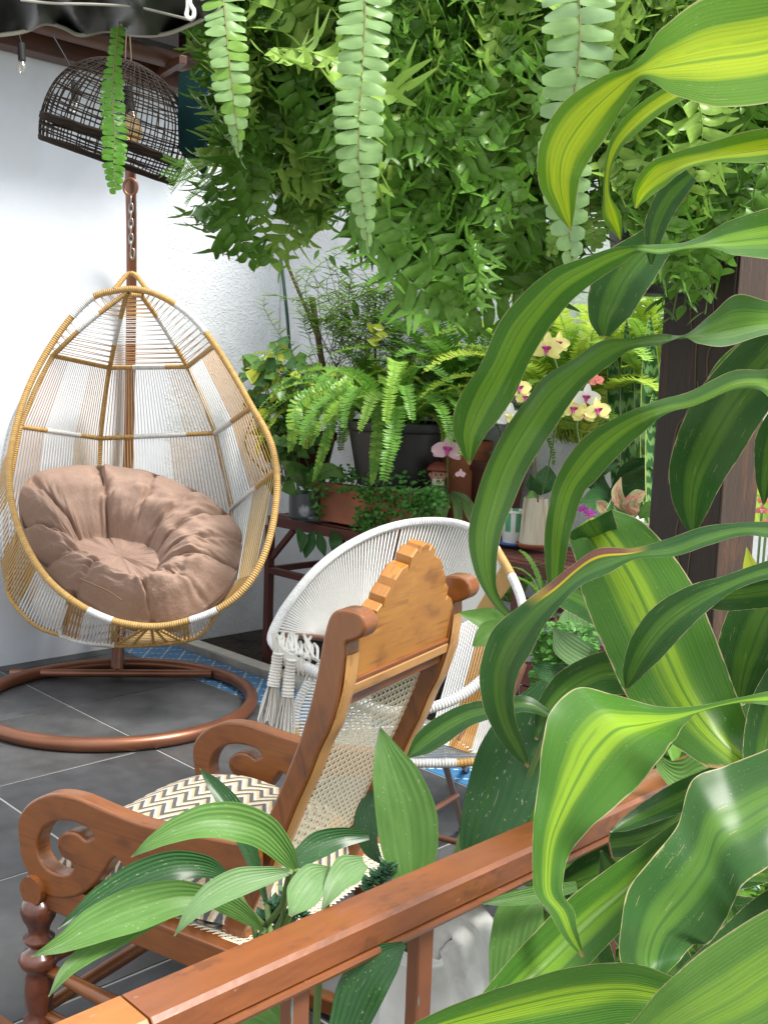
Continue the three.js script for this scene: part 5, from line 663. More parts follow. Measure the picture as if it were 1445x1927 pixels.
{ // big black planter with its fern
  const c = P(745, 912, 4.45), s = 4.45 / FOC, t = thing('black_planter', 'wide black plastic planter in the middle of the bench', 'plant pot', c.clone()); c.y = Math.max(c.y, .71); t.position.copy(c);
  const rT = 97 * s, rB = 72 * s, hh = P(745, 792, 4.45).y - c.y; part(t, 'pot', lathe([[.001, 0], [rB, 0], [rB + .004, .01], [rT - .012, hh - .045], [rT - .012, hh - .04], [rT, hh - .036], [rT + .003, hh - .004], [rT, hh], [rT - .01, hh - .002], [rT - .016, hh - .04], [.001, hh - .05]], c, 48), M.blackPlastic); part(t, 'soil', lathe([[.001, hh - .03], [rT - .018, hh - .035]], c, 30), M.soil);
  const top = c.clone().add(new V3(0, hh - .02, 0));
  fernPlant('arching sword fern growing out of the black planter', top, 60, [.36, .78], [M.bench[0], M.bench[1], M.bench[0]], upFern, 201, .12, .3);
  const t2 = thing('trailing_fern', 'green sword fern fronds trailing over the front of the black planter', 'fern', P(705, 790, 4.25));
  for (const [x, y, x2, y2, h] of [[712, 770, 700, 912, 13], [742, 790, 740, 860, 11], [560, 760, 545, 850, 16], [640, 760, 590, 905, 11], [590, 780, 585, 840, 12], [622, 745, 612, 800, 12]]) swordFrond(t2, [[(x + 700) / 2, y - 34, 4.3], [x, y, 4.22], [mixn(x, x2, .6) + 3, (y + y2) / 2, 4.18], [x2, y2, 4.2]], (u) => px(h, 4.2) * Math.pow(sat((1.03 - u) * 3), .6), px(7.5, 4.2), [M.bench[0], M.bench[1]]);
}
fernPlant('tall dark green sword fern behind the right end of the black planter', P(880, 800, 4.75), 80, [.45, .8], [M.bench[0], M.bench[0], M.bench[1]], straightFern, 211, .08, .55);
fernPlant('bright yellow-green fern lit from behind, left of the wooden post', P(1085, 830, 4.2), 110, [.5, .85], [M.bench[2], M.bench[1], M.bench[2]], straightFern, 221, .1, .6);
fernPlant('yellow-green fern between the snake plant and the wooden post', P(1225, 760, 4.0), 70, [.35, .7], [M.bench[2], M.bench[1]], straightFern, 227, .06, .7);
fernPlant('small light green fern at the back left of the bench', P(650, 780, 4.8), 40, [.35, .6], [M.bench[1], M.bench[2]], upFern, 231, .06, .4);
fernPlant('light green fern standing high behind the black planter, in front of the wall', P(740, 790, 4.95), 60, [.35, .6], [M.bench[1], M.bench[0], M.bench[2]], straightFern, 233, .1, .7);
fernPlant('small fern on the lower shelf under the right end of the bench', P(965, 1130, 3.9), 16, [.16, .3], [M.bench[1], M.bench[0]], straightFern, 237, .05, .7);
fernPlant('fern on the lower shelf beside the dark red planter', P(1030, 1140, 3.7), 12, [.14, .24], [M.bench[1], M.bench[0]], straightFern, 238, .05, .7);
{ // terracotta trough overgrown with creeping plant
  const t = thing('terracotta_trough', 'long terracotta trough on the front edge of the bench', 'plant pot', R(3.06, -3.2, .71)); const L = .62, D = .15, H = .15, c = R(3.085, -3.20, .71); const y = (h) => c.clone().setY(.71 + h);
  part(t, 'wall', bar(R(3.015, -3.51, .71 + H / 2), R(3.015, -2.89, .71 + H / 2), H, .014), M.terracotta); part(t, 'wall', bar(R(3.155, -3.51, .71 + H / 2), R(3.155, -2.89, .71 + H / 2), H, .014), M.terracotta); for (const v of [-3.505, -2.895]) part(t, 'wall', bar(R(3.022, v, .71 + H / 2), R(3.148, v, .71 + H / 2), H, .014), M.terracotta);
  part(t, 'rim', bar(R(3.008, -3.525, .71 + H), R(3.008, -2.875, .71 + H), .035, .026), M.terracotta); part(t, 'soil', box(R(3.085, -3.2, .71 + H - .03), .125, .02, .6, UA), M.soil);
  const f = rng(301), cl = thing('creeping_plant', 'small-leaved creeping plant spilling over the terracotta trough', 'plant', R(3.04, -3.2, .86)), gb = new GB();
  const zones = [[600, 902, 40, 18], [645, 905, 50, 20], [695, 905, 60, 20], [585, 935, 24, 44], [702, 948, 34, 42], [692, 980, 26, 20], [790, 935, 46, 34], [768, 958, 36, 34], [806, 945, 34, 30], [720, 922, 40, 24]];
  for (const [x, y, rx, ry] of zones) for (let k = 0; k < 150; k++) { const a = f() * 6.283, r = Math.sqrt(f()), X = x + Math.cos(a) * r * rx, Y = y + Math.sin(a) * r * ry, q = hit(X, Y, R(2.965, 0), UA).addScaledVector(UA, rr(-.03, Y < 915 ? .16 : .03, f)).addScaledVector(UP, Y < 915 ? rr(0, .03, f) : 0); const dir = new V3(rr(-1, 1, f), rr(-.7, .35, f), rr(-.2, 1, f)).normalize(); leafShape(gb, q, dir, new V3(rr(-.4, .4, f), 1, .5).normalize(), rr(.012, .021, f), rr(.007, .011, f), .3); }
  part(cl, 'leaves', gb.geo(), M.creeper).userData.kind = 'stuff';
  const st = []; for (let k = 0; k < 24; k++) { const z = pick(zones, f), a = hit(z[0] + rr(-20, 20, f), z[1] - 20, R(2.975, 0), UA), b = hit(z[0] + rr(-20, 20, f), z[1] + 25, R(2.965, 0), UA); st.push(tube([a, a.clone().lerp(b, .5).add(new V3(0, .01, .02)), b], .0012, 6, 4)); } part(cl, 'stems', st, M.stem).userData.kind = 'stuff';
}
{ const p = P(572, 972, 4.62); p.y = .71; const t = thing('marbled_pot', 'grey marbled pot at the left end of the bench', 'plant pot', p); part(t, 'pot', lathe([[.001, 0], [.058, 0], [.066, .02], [.068, .11], [.064, .118], [.058, .114], [.056, .09], [.001, .085]], p, 28), M.marble);
  leafPlant('pot_plant', 'pale green strappy plant in the grey marbled pot', 'plant', p.clone().setY(.8), [[M.paleLeaf, [[572, 915, 4.6, 8], [556, 895, 4.55, 22], [540, 875, 4.5, 18], [528, 868, 4.5, 2]]], [M.aspi, [[575, 915, 4.6, 8], [600, 890, 4.5, 30], [625, 885, 4.45, 26], [650, 900, 4.4, 2]]], [M.aspi, [[572, 915, 4.6, 8], [570, 890, 4.6, 24], [552, 880, 4.5, 22], [536, 900, 4.45, 2]]], [M.aspiDark, [[575, 915, 4.6, 8], [590, 885, 4.65, 26], [612, 862, 4.6, 2]]]], {}); }
{ // heart-leaved climber at the left end
  const f = rng(311), t = thing('heart_leaf_vine', 'climbing vine with green and yellow heart-shaped leaves left of the ferns', 'vine', P(540, 860, 4.75)); const zones = [[490, 700, 34, 30, 26], [530, 690, 44, 40, 34], [570, 710, 46, 40, 34], [500, 745, 34, 30, 22], [540, 760, 40, 34, 24], [520, 655, 30, 20, 10], [600, 720, 36, 34, 20], [520, 810, 30, 50, 26], [560, 820, 40, 46, 26], [528, 880, 24, 40, 16], [470, 690, 16, 24, 10]];
  for (const [x, y, rx, ry, n] of zones) for (let k = 0; k < n * .8; k++) { const a = f() * 6.283, r = Math.sqrt(f()), q = P(x + Math.cos(a) * r * rx, y + Math.sin(a) * r * ry, 4.72 - .22 * f()), gb = new GB(), dir = new V3(rr(-.9, .9, f), rr(-1, .1, f), rr(-.1, .7, f)).normalize(); const s = rr(.042, .075, f); leafShape(gb, q, dir, new V3(rr(-.5, .5, f), .8, 1).normalize(), s, s * .5, .25, true); const lo = y > 770; part(t, 'leaf', gb.geo(), f() < (lo ? .05 : .26) ? M.pothos[1] : f() < .12 && !lo ? M.variegated : f() < .55 ? M.pothos[0] : M.pothos[2]); }
  const st = []; for (let k = 0; k < 22; k++) { const a = P(rr(500, 600, f), rr(880, 940, f), 4.75), b = P(rr(480, 610, f), rr(670, 760, f), 4.66); st.push(tube([a, a.clone().lerp(b, .5).add(new V3(rr(-.1, .1, f), rr(-.05, .05, f), .06)), b], .003, 12, 5)); } part(t, 'stems', st, M.stem).userData.kind = 'stuff';
}
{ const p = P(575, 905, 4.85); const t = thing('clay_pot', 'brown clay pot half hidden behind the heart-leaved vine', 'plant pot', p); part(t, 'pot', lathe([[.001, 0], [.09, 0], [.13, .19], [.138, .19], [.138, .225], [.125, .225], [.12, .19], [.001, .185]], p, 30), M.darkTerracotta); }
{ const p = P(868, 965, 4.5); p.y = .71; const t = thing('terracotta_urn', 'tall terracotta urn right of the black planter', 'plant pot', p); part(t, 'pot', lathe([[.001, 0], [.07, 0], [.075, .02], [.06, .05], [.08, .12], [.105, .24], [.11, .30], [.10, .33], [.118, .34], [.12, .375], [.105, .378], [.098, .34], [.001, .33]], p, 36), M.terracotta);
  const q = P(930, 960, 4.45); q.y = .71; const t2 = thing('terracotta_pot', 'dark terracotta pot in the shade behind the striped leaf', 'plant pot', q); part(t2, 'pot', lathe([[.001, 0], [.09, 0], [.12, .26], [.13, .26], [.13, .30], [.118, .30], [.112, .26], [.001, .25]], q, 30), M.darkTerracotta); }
{ // garden gnome
  const b = P(822, 945, 4.28); b.y = Math.max(.71, b.y - .03); const t = thing('garden_gnome', 'small garden gnome with a dull red cap beside the pink orchid', 'figurine', b), g = (r, y, dz = 0, sx = 1, sy = 1, sz = 1, dx = 0) => new THREE.SphereGeometry(r, 20, 14).scale(sx, sy, sz).translate(b.x + dx, b.y + y, b.z + dz);
  part(t, 'body', lathe([[.001, 0], [.042, 0], [.05, .03], [.046, .07], [.034, .1], [.02, .115], [.001, .117]], b, 24), M.gnomeBody); part(t, 'head', [g(.032, .135), g(.007, .133, .032), g(.008, .14, .0, 1, 1.2, .7, .031), g(.008, .14, 0, 1, 1.2, .7, -.031)], M.gnomeSkin); part(t, 'beard', [g(.026, .112, .018, 1, 1.1, .6)], M.creamPot); part(t, 'eye', g(.0035, .143, .0305, 1, 1, 1, .011), M.blackMetal); part(t, 'eye', g(.0035, .143, .0305, 1, 1, 1, -.011), M.blackMetal);
  part(t, 'cap', lathe([[.001, .195], [.016, .192], [.036, .18], [.047, .165], [.046, .158], [.03, .155], [.001, .157]], b, 24), M.gnomeCap); }
// orchids
function petals(gb, c, face, up, n, l, w, start, cupd = .25) { const X = new V3().crossVectors(up, face).normalize(), Y = new V3().crossVectors(face, X); for (let k = 0; k < n; k++) { const a = start + k / n * 6.283, d = X.clone().multiplyScalar(Math.cos(a)).addScaledVector(Y, Math.sin(a)), S = new V3().crossVectors(face, d); gb.grid(6, 4, (u, b) => { const y = b * 2 - 1, ww = w * Math.pow(Math.sin(Math.PI * (.06 + .9 * Math.pow(u, .7))), .7); return c.clone().addScaledVector(d, l * u).addScaledVector(S, ww * y).addScaledVector(face, cupd * l * (u * u * -.5 + .25 * y * y * u)); }); } }
function flower(t, c, r, mat, lip, seed, face0) { const f = rng(seed), face = face0 || CAM.clone().sub(c).normalize().add(new V3(rr(-.5, .5, f), rr(-.4, .2, f), 0)).normalize(), up = new V3(rr(-.2, .2, f), 1, 0); const gb = new GB(); petals(gb, c, face, up, 3, r, r * .30, Math.PI / 2); petals(gb, c.clone().addScaledVector(face, .003), face, up, 2, r * 1.02, r * .50, .12); const m = part(t, 'flower', gb.geo(), mat); const lb = new GB(); petals(lb, c.clone().addScaledVector(face, .005), face, up, 3, r * .34, r * .14, -Math.PI / 2 - .0, -1.2); part(m, 'lip', lb.geo(), lip); return m; }
function orchid(label, base, stems, leaves) { const t = thing('orchid', label, 'orchid', base); let s = 5; for (const [pts, fl] of stems) { if (pts.length) part(t, 'stem', tube(pol(pts), .0028, 20, 6), M.stem); for (const [x, y, d, r, m, l] of fl) flower(t, P(x, y, d), px(r, d), m, l || M.lip, s++ * 17); } for (const [m, q] of leaves || []) part(t, 'leaf', blade(q, { seed: s++ * 3, fold: .18, wave: .02 }), m); return t; }
const Yp = M.petalYellow, Wp = M.petalWhite;
orchid('orchid with one pink-white flower above pale strap leaves, next to the gnome', P(838, 975, 4.2), [[[[838, 975, 4.2], [842, 920, 4.1], [842, 850, 3.95]], [[842, 846, 3.9, 30, M.petalPink], [866, 892, 3.95, 10, M.petalPink, M.petalPink]]]], [[M.paleLeaf, [[838, 930, 4.2, 6], [815, 940, 4.15, 20], [798, 965, 4.1, 24], [786, 990, 4.08, 2]]], [M.paleLeaf, [[840, 928, 4.2, 6], [836, 945, 4.14, 22], [826, 975, 4.1, 26], [818, 1004, 4.08, 4]]], [M.paleLeaf, [[846, 928, 4.2, 6], [858, 945, 4.14, 16], [862, 980, 4.1, 16], [860, 1006, 4.08, 2]]], [M.paleLeaf, [[850, 926, 4.2, 6], [872, 940, 4.15, 20], [886, 965, 4.1, 24], [892, 995, 4.08, 4]]]]);
orchid('yellow moth orchid with a spray of flowers in front of the bright fern', P(1080, 930, 3.9), [[[[1080, 930, 3.6], [1092, 860, 3.55], [1085, 800, 3.5], [1095, 745, 3.5]], [[1103, 748, 3.42, 26, Wp], [1078, 770, 3.44, 25, Yp], [1124, 773, 3.40, 26, Yp], [1098, 780, 3.46, 22, Yp], [1068, 750, 3.46, 20, Yp], [1122, 716, 3.5, 15, M.petalOrange, M.petalOrange]]]]);
orchid('pale yellow orchid whose flowers show between two big striped leaves', P(1020, 930, 4.0), [[[[1020, 930, 3.8], [1046, 800, 3.6], [1050, 700, 3.5], [1032, 652, 3.48]], [[1028, 656, 3.44, 30, Yp], [1050, 646, 3.48, 22, Yp]]], [[[1010, 930, 4.0], [992, 800, 4.0], [976, 735, 3.6]], [[976, 731, 3.5, 25, Yp], [988, 748, 3.54, 18, Yp]]]]);
orchid('white moth orchid left of the big striped leaf', P(960, 930, 4.1), [[[[960, 930, 4.1], [966, 850, 3.8], [960, 785, 3.6]], [[958, 785, 3.5, 27, Wp, Yp]]]]);
orchid('small purple orchid behind the folded striped leaf', P(1105, 1000, 3.6), [[[[1108, 1000, 3.6], [1112, 980, 3.6], [1104, 960, 3.58]], [[1096, 958, 3.56, 11, M.petalPurple], [1110, 966, 3.56, 11, M.petalPurple], [1112, 974, 3.58, 8, M.petalPurple]]]]);
{ const p = G(1218, 1030, .71), t = thing('white_planter', 'white oval planter with a pink-leaved caladium left of the post', 'plant pot', p); part(t, 'pot', lathe([[.001, 0], [.085, 0], [.105, .10], [.112, .10], [.112, .115], [.1, .115], [.095, .09], [.001, .085]], p, 30), M.whiteCeramic);
  leafPlant('caladium', 'caladium with pink mottled leaves in the white planter', 'plant', p.clone().setY(.8), [[M.caladium, [[1195, 968, 3.5, 12], [1172, 955, 3.46, 26], [1160, 925, 3.44, 22], [1168, 898, 3.44, 2]]], [M.caladium, [[1200, 970, 3.5, 14], [1185, 950, 3.45, 34], [1200, 932, 3.44, 26], [1215, 925, 3.44, 2]]], [M.caladium, [[1190, 972, 3.5, 12], [1150, 968, 3.44, 26], [1130, 950, 3.42, 22], [1122, 942, 3.4, 2]]], [M.variegated, [[1195, 975, 3.5, 12], [1170, 975, 3.42, 26], [1148, 955, 3.4, 20], [1150, 940, 3.4, 2]]], [M.aspi, [[1200, 972, 3.5, 12], [1222, 958, 3.46, 30], [1240, 962, 3.44, 2]]]], {}); }
leafPlant('moth_orchid_leaves', 'broad dark green orchid leaves above the pink caladium', 'plant', P(1150, 930, 3.8), [[M.aspiDark, [[1150, 935, 3.75, 14], [1115, 900, 3.7, 40, .4], [1130, 878, 3.66, 34, .4], [1165, 872, 3.66, 4]]], [M.aspiDark, [[1150, 935, 3.75, 14], [1188, 908, 3.68, 46, .5], [1225, 898, 3.64, 40, .4], [1236, 912, 3.62, 6]]], [M.aspiDark, [[1150, 940, 3.75, 14], [1118, 938, 3.65, 40, .4], [1096, 950, 3.6, 26, .3], [1088, 945, 3.6, 2]]], [M.aspiDark, [[1150, 930, 3.75, 14], [1185, 885, 3.7, 38, .4], [1210, 876, 3.68, 30], [1232, 884, 3.66, 2]]], [M.aspi, [[1190, 880, 3.74, 8], [1196, 862, 3.7, 22], [1204, 848, 3.7, 20], [1222, 858, 3.68, 2]]]], { fold: .2 });
{ const p = G(1003, 1030, .715), t = thing('cream_pot', 'stained cream clay pot standing on a terracotta saucer', 'plant pot', p.clone()); const hh = P(1003, 945, 3.86).y - .715; part(t, 'pot', lathe([[.001, .006], [.052, .006], [.056, .02], [.046, hh], [.041, hh + .002], [.039, hh - .02], [.001, hh - .025]].map(([r, y]) => [r, y]), p, 28), M.creamPot); part(t, 'saucer', lathe([[.001, 0], [.058, 0], [.066, .016], [.062, .018], [.055, .006], [.001, .005]], p, 28), M.terracotta);
  leafPlant('rubber_plant', 'small plant with two round dark leaves in the cream pot', 'plant', p.clone().setY(.85), [[M.aspiDark, [[1012, 930, 3.84, 10], [1022, 915, 3.82, 34], [1028, 895, 3.82, 38], [1030, 876, 3.82, 6]]], [M.aspiDark, [[1008, 930, 3.86, 8], [1000, 912, 3.86, 22], [998, 892, 3.86, 2]]], [M.aspi, [[1010, 935, 3.84, 6], [1000, 930, 3.8, 14], [988, 938, 3.78, 2]]]], {}); const c = P(1010, 940, 3.86); part(t, 'cane', rod(P(1012, 945, 3.86), P(1006, 850, 3.84), .0035, 6), M.dryStem); }
{ const p = G(965, 1024, .712), t = thing('plastic_tub', 'white plastic tub with green blocks printed on it, beside the cream pot', 'tub', p); part(t, 'tub', lathe([[.001, 0], [.042, 0], [.05, .125], [.053, .125], [.053, .134], [.047, .134], [.045, .1], [.001, .095]], p, 30), std({ map: tex(256, 128, (u, v) => { const a = mod(u * 7, 1), r = v * 8; return (a < .55 && ((r > 1.6 && r < 3.4) || (r > 4.6 && r < 6.2))) ? [.10, .36, .18] : [.74, .75, .74]; }), roughness: .4 })); part(t, 'base', lathe([[.001, -.001], [.058, -.001], [.06, .008], [.05, .009], [.001, .009]], p, 24), std({ color: [.04, .10, .32], roughness: .5 })); }
{ // snake plants
  const S = (x, y, x2, y2, w, d) => [M.snake, [[x, y, d, w * .6], [mixn(x, x2, .3), mixn(y, y2, .3), d, w], [mixn(x, x2, .7), mixn(y, y2, .7), d + .02, w * .9], [mixn(x, x2, .92), mixn(y, y2, .92), d + .03, w * .4], [x2, y2, d + .04, 2]], { fold: .3, wave: .02, vlen: 1 }];
  leafPlant('snake_plant', 'snake plant with tall banded upright leaves beside the post', 'plant', P(1215, 985, 3.75), [S(1222, 985, 1222, 590, 40, 3.7), S(1240, 985, 1250, 640, 36, 3.72), S(1180, 960, 1178, 600, 30, 3.8), S(1160, 930, 1150, 630, 30, 3.82), S(1205, 960, 1200, 560, 26, 3.85), S(1232, 1000, 1228, 740, 38, 3.62)], {});
}
{ // wiry climber on the white wall with its stakes
  const f = rng(331), t = thing('asparagus_fern', 'wispy climbing asparagus fern on stakes against the white wall', 'plant', P(620, 760, 5.0));
  part(t, 'stake', tube([P(587, 560, 4.85), P(608, 700, 4.85), P(615, 780, 4.85)], .014, 6, 8), M.bark); part(t, 'stake', tube([P(538, 490, 4.8), P(602, 650, 4.85), P(612, 700, 4.85)], .008, 8, 7), M.bark); part(t, 'stake', rod(P(706, 570, 4.8), P(706, 680, 4.8), .006, 6), M.dryStem);
  const st = [], gb = new GB(); for (let k = 0; k < 60; k++) { const x = rr(560, 800, f), y = rr(500, 690, f), a = P(rr(600, 720, f), rr(640, 760, f), 4.85), b = P(x, y - rr(0, 60, f), 4.7), m = a.clone().lerp(b, .5).add(new V3(rr(-.25, .25, f), rr(-.05, .25, f), rr(0, .15, f))); const c = curve([a, m, b]); st.push(tube(c, .0013, 12, 4)); const nL = k < 40 ? 20 : 5; for (let j = 0; j < nL; j++) { const u = .35 + .65 * j / nL, q = c.getPointAt(u), tg = c.getTangentAt(u); for (const s of [-1, 1]) { const dir = new V3(s * .8, rr(-.3, .3, f), .3).addScaledVector(tg, .5).normalize(); leafShape(gb, q, dir, UP, rr(.035, .08, f) * (1.1 - u * .6), .0075, .2); } } }
  part(t, 'stems', st, M.dryStem).userData.kind = 'stuff'; part(t, 'leaves', gb.geo(), M.bench[1]).userData.kind = 'stuff';
  for (const [x, y, a, s] of [[665, 565, -1.3, .09], [648, 590, -1.0, .07], [700, 600, .2, .08], [690, 640, -.5, .06], [720, 625, .4, .07], [620, 480, -1, .06], [650, 470, -.3, .06], [600, 470, -2, .05], [640, 500, -.8, .07], [730, 640, 0, .07]]) { const g = new GB(); leafShape(g, P(x, y, 4.7), new V3(Math.cos(a), Math.sin(a), .2).normalize(), new V3(0, .3, 1), s, s * .2, .2); part(t, 'leaf', g.geo(), M.pothos[0]); }
  for (const [x, y] of [[705, 625], [722, 620], [712, 650], [700, 640], [730, 632]]) { const g = new GB(); leafShape(g, P(x, y, 4.6), new V3(rr(-1, 1, f), rr(-.5, .5, f), .3).normalize(), new V3(0, .4, 1), .06, .016, .2); part(t, 'leaf', g.geo(), M.pothos[1], 'yellowing leaf'); }
  const rodT = solo('garden_rod', tube([P(527, 470, 4.75), P(541, 600, 4.75), P(549, 720, 4.75)], .0075, 6, 8), std({ color: [.012, .05, .04], roughness: .5 }), 'thin dark green rod leaning on the white wall above the vine', 'rod');
  const sp = thing('asparagus_spray', 'thin feathery spray hanging over the white wall beside the lampshade', 'plant', P(380, 330, 3.4)); for (const pts of [[[340, 290, 3.2], [370, 330, 3.25], [420, 360, 3.3], [465, 385, 3.3]], [[350, 320, 3.2], [380, 310, 3.2], [430, 290, 3.2]]]) { const c = curve(pol(pts)); part(sp, 'stem', tube(c, .0014, 20, 4), M.dryStem); const g2 = new GB(); for (let j = 0; j < 9; j++) { const q = c.getPointAt(.1 + .1 * j); const base = new V3(rr(-.9, -.1, f), rr(-.6, .2, f), 0).normalize(); for (let i = 0; i < 16; i++) { const p2 = q.clone().addScaledVector(base, i * .0055); for (const s of [-1, 1]) leafShape(g2, p2, base.clone().multiplyScalar(.6).add(new V3(s * .3, s * .5, 0)).normalize(), new V3(0, 0, 1), .016, .0012, .1); } } part(sp, 'needles', g2.geo(), M.fern[0]).userData.kind = 'stuff'; }
}
{ // lower shelf and ground plants
  leafPlant('shelf_plant', 'dark hanging leaves under the left end of the bench', 'plant', P(640, 1000, 4.5), [[M.aspiDark, [[590, 1000, 4.5, 8], [580, 1025, 4.45, 28], [575, 1050, 4.4, 4]]], [M.aspiDark, [[625, 1000, 4.5, 8], [632, 1020, 4.4, 26], [630, 1046, 4.4, 4]]], [M.aspiDark, [[600, 1000, 4.5, 6], [605, 1025, 4.45, 20], [612, 1048, 4.4, 2]]], [M.aspiDark, [[560, 995, 4.5, 6], [570, 1015, 4.45, 22], [566, 1040, 4.4, 2]]]], {});
  const p = G(1010, 1330, 0), t = thing('brick_planter', 'dark red tiled planter behind the curled brown-edged leaf', 'plant pot', p); for (let j = 0; j < 4; j++) for (let k = 0; k < 4; k++) part(t, 'tile', box(R(2.98, -2.22 + k * .145 + (j % 2) * .0, .05 + j * .083), .04, .078, .14, UA, .004), M.darkTerracotta); part(t, 'core', box(R(3.14, -2.0, .17), .28, .33, .58, UA, .004), M.soil);
  const f = rng(351); leafPlant('calathea', 'ribbed bright green plant over the dark red tiled planter', 'plant', P(1060, 1200, 3.2), [[M.aspi, [[1080, 1240, 3.2, 10], [1050, 1235, 3.1, 60], [1015, 1215, 3.05, 50], [990, 1206, 3.0, 2]]], [M.aspiPale, [[1120, 1240, 3.2, 10], [1090, 1200, 3.1, 80], [1080, 1160, 3.1, 60], [1078, 1130, 3.1, 2]]], [M.aspiPale, [[1130, 1240, 3.1, 10], [1100, 1236, 3.0, 50], [1060, 1210, 2.95, 50], [1040, 1180, 2.9, 2]]], [M.aspiDark, [[1090, 1260, 3.1, 10], [1050, 1270, 3.0, 40], [1020, 1262, 2.95, 30], [1000, 1250, 2.95, 2]]]], { fold: .1 });
  const g = new GB(); for (let k = 0; k < 700; k++) { const q = P(rr(1000, 1120, f), rr(1170, 1300, f), rr(3.0, 3.25, f)); leafShape(g, q, new V3(rr(-1, 1, f), rr(-.5, .5, f), rr(-.2, 1, f)).normalize(), UP, .02, .009, .3); } const lf = solo('ground_cover', g.geo(), M.creeper, 'small-leaved ground cover round the dark red tiled planter', 'plant'); lf.userData.kind = 'stuff';
  leafPlant('croton', 'yellow mottled leaves at the foot of the post', 'plant', P(1400, 1290, 1.9), [[M.croton, [[1420, 1330, 1.8, 8], [1405, 1290, 1.8, 44], [1400, 1256, 1.8, 40], [1408, 1232, 1.8, 2]]], [M.croton, [[1395, 1190, 1.8, 8], [1382, 1160, 1.8, 40], [1378, 1136, 1.8, 2]]], [M.croton, [[1430, 1320, 1.9, 8], [1436, 1280, 1.9, 40], [1440, 1240, 1.9, 2]]], [M.pothos[1], [[1410, 1130, 2.0, 10], [1412, 1080, 2.0, 34], [1404, 1030, 2.0, 2]]]], {}, null, true);
}
{ // low foliage on the ground behind the railing and under the striped dracaena
  const f = rng(371), gb = new GB(); for (let k = 0; k < 4200; k++) { const u = rr(.38, 2.0, f), v = rr(-.95, -.79, f), h = Math.pow(f(), .8) * (u > 1.18 ? .80 : .42); if (u > .72 && u < 1.0 && f() < .8) continue; leafShape(gb, R(u, v, h), new V3(rr(-1, 1, f), rr(-.6, .7, f), rr(-.1, 1, f)).normalize(), UP, rr(.02, .05, f), rr(.008, .016, f), .3); } const l = solo('low_foliage', gb.geo(), M.fern[1], 'dark low foliage in the shade behind the railing', 'plant'); l.userData.kind = 'stuff';
  const s = new GB(); for (const [x, y] of [[520, 1712], [545, 1690], [505, 1735], [560, 1720], [535, 1735], [715, 1655], [728, 1640], [700, 1668]]) for (let k = 0; k < 34; k++) { const a = f() * 6.283; leafShape(s, P(x + rr(-12, 12, f), y + rr(-12, 12, f), 1.2), new V3(Math.cos(a), rr(.1, .8, f), Math.sin(a)).normalize(), UP, .013, .0048, -.2); } const sc = solo('stonecrop', s.geo(), green([.07, .19, .10], [.16, .33, .19], 799, .25), 'blue-green stonecrop behind the railing among the drooping leaves', 'plant'); sc.userData.kind = 'stuff';
}

{ const g = new GB(), c = G(450, 1252, .012); leafShape(g, c, new V3(.9, .05, .3).normalize(), UP, .07, .018, -.3); solo('dry_leaf', g.geo(), M.fern[3], 'single curled dry leaf lying on the blue tile border', 'leaf'); }
// ---------------------------------------------------------------- lampshade, bulbs, canvas, draped planter
{ // wicker dome, hung a little askew
  const d = 3.5, c = P(203, 305, d), s = d / FOC, t = thing('wicker_lampshade', 'dark woven wicker lampshade hanging askew above the egg chair', 'lampshade', c), q = new THREE.Quaternion().setFromEuler(new THREE.Euler(.10, 0, -.29)), f = rng(401);
  const prof = [[126, 0], [133, 30], [133, 70], [122, 112], [98, 146], [64, 170], [26, 182], [4, 184]].map(([r, h]) => new THREE.Vector2(r * s * 1.0, h * s)), pc = new THREE.SplineCurve(prof), at = (a, h) => { const p = pc.getPoint(sat(h)); return new V3(Math.cos(a) * p.x, p.y, Math.sin(a) * p.x).applyQuaternion(q).add(c); };
  const ribs = [], hoops = []; for (let k = 0; k < 46; k++) { const a = k / 46 * 6.283, pts = [], sl = rr(-.10, .10, f); for (let j = 0; j <= 10; j++) pts.push(at(a + sl * j / 10 + rr(-.01, .01, f), j / 10 * (k % 2 ? .97 : .8))); ribs.push(tube(pts, .0021, 18, 4, false, false)); }
  for (let k = 0; k < 24; k++) { const h = .05 + k / 24 * .9, pts = [], ph = f() * 6.28, am = rr(0, .018, f); for (let j = 0; j < 26; j++) { const a = j / 26 * 6.283; pts.push(at(a, h + am * Math.sin(a * 2 + ph) + rr(-.003, .003, f))); } hoops.push(tube(pts, rr(.0018, .003, f), 52, 4, true)); }
  part(t, 'rib_strands', ribs, M.wicker); part(t, 'hoop_strands', hoops, M.wicker);
  for (const [h, n] of [[.0, 5], [.17, 4]]) { const l = []; for (let i = 0; i < n; i++) { const pts = []; for (let j = 0; j < 40; j++) { const a = j / 40 * 6.283; pts.push(at(a, h + i * .009 + .004 * Math.sin(a * 14 + i * 2)).multiplyScalar(1)); } l.push(tube(pts, .0045, 80, 5, true)); } part(t, 'braided_rim', l, M.wicker); }
  const sock = P(243, 190, d); part(t, 'bulb_socket', tube([P(240, 165, d), P(246, 212, d)], .017, 2, 14), M.blackMetal); part(t, 'bulb', lathe([[.001, -.085], [.02, -.08], [.034, -.055], [.034, -.035], [.02, .0], [.013, .02]], P(249, 222, d), 20), M.amber);
  for (const x of [-3, 4]) part(t, 'cord', tube([P(240 + x, 168, d), P(241 + x * 1.6, 120, d), P(241 + x, 70, d), P(242, 20, d)], .0022, 12, 5), M.dryStem);
}
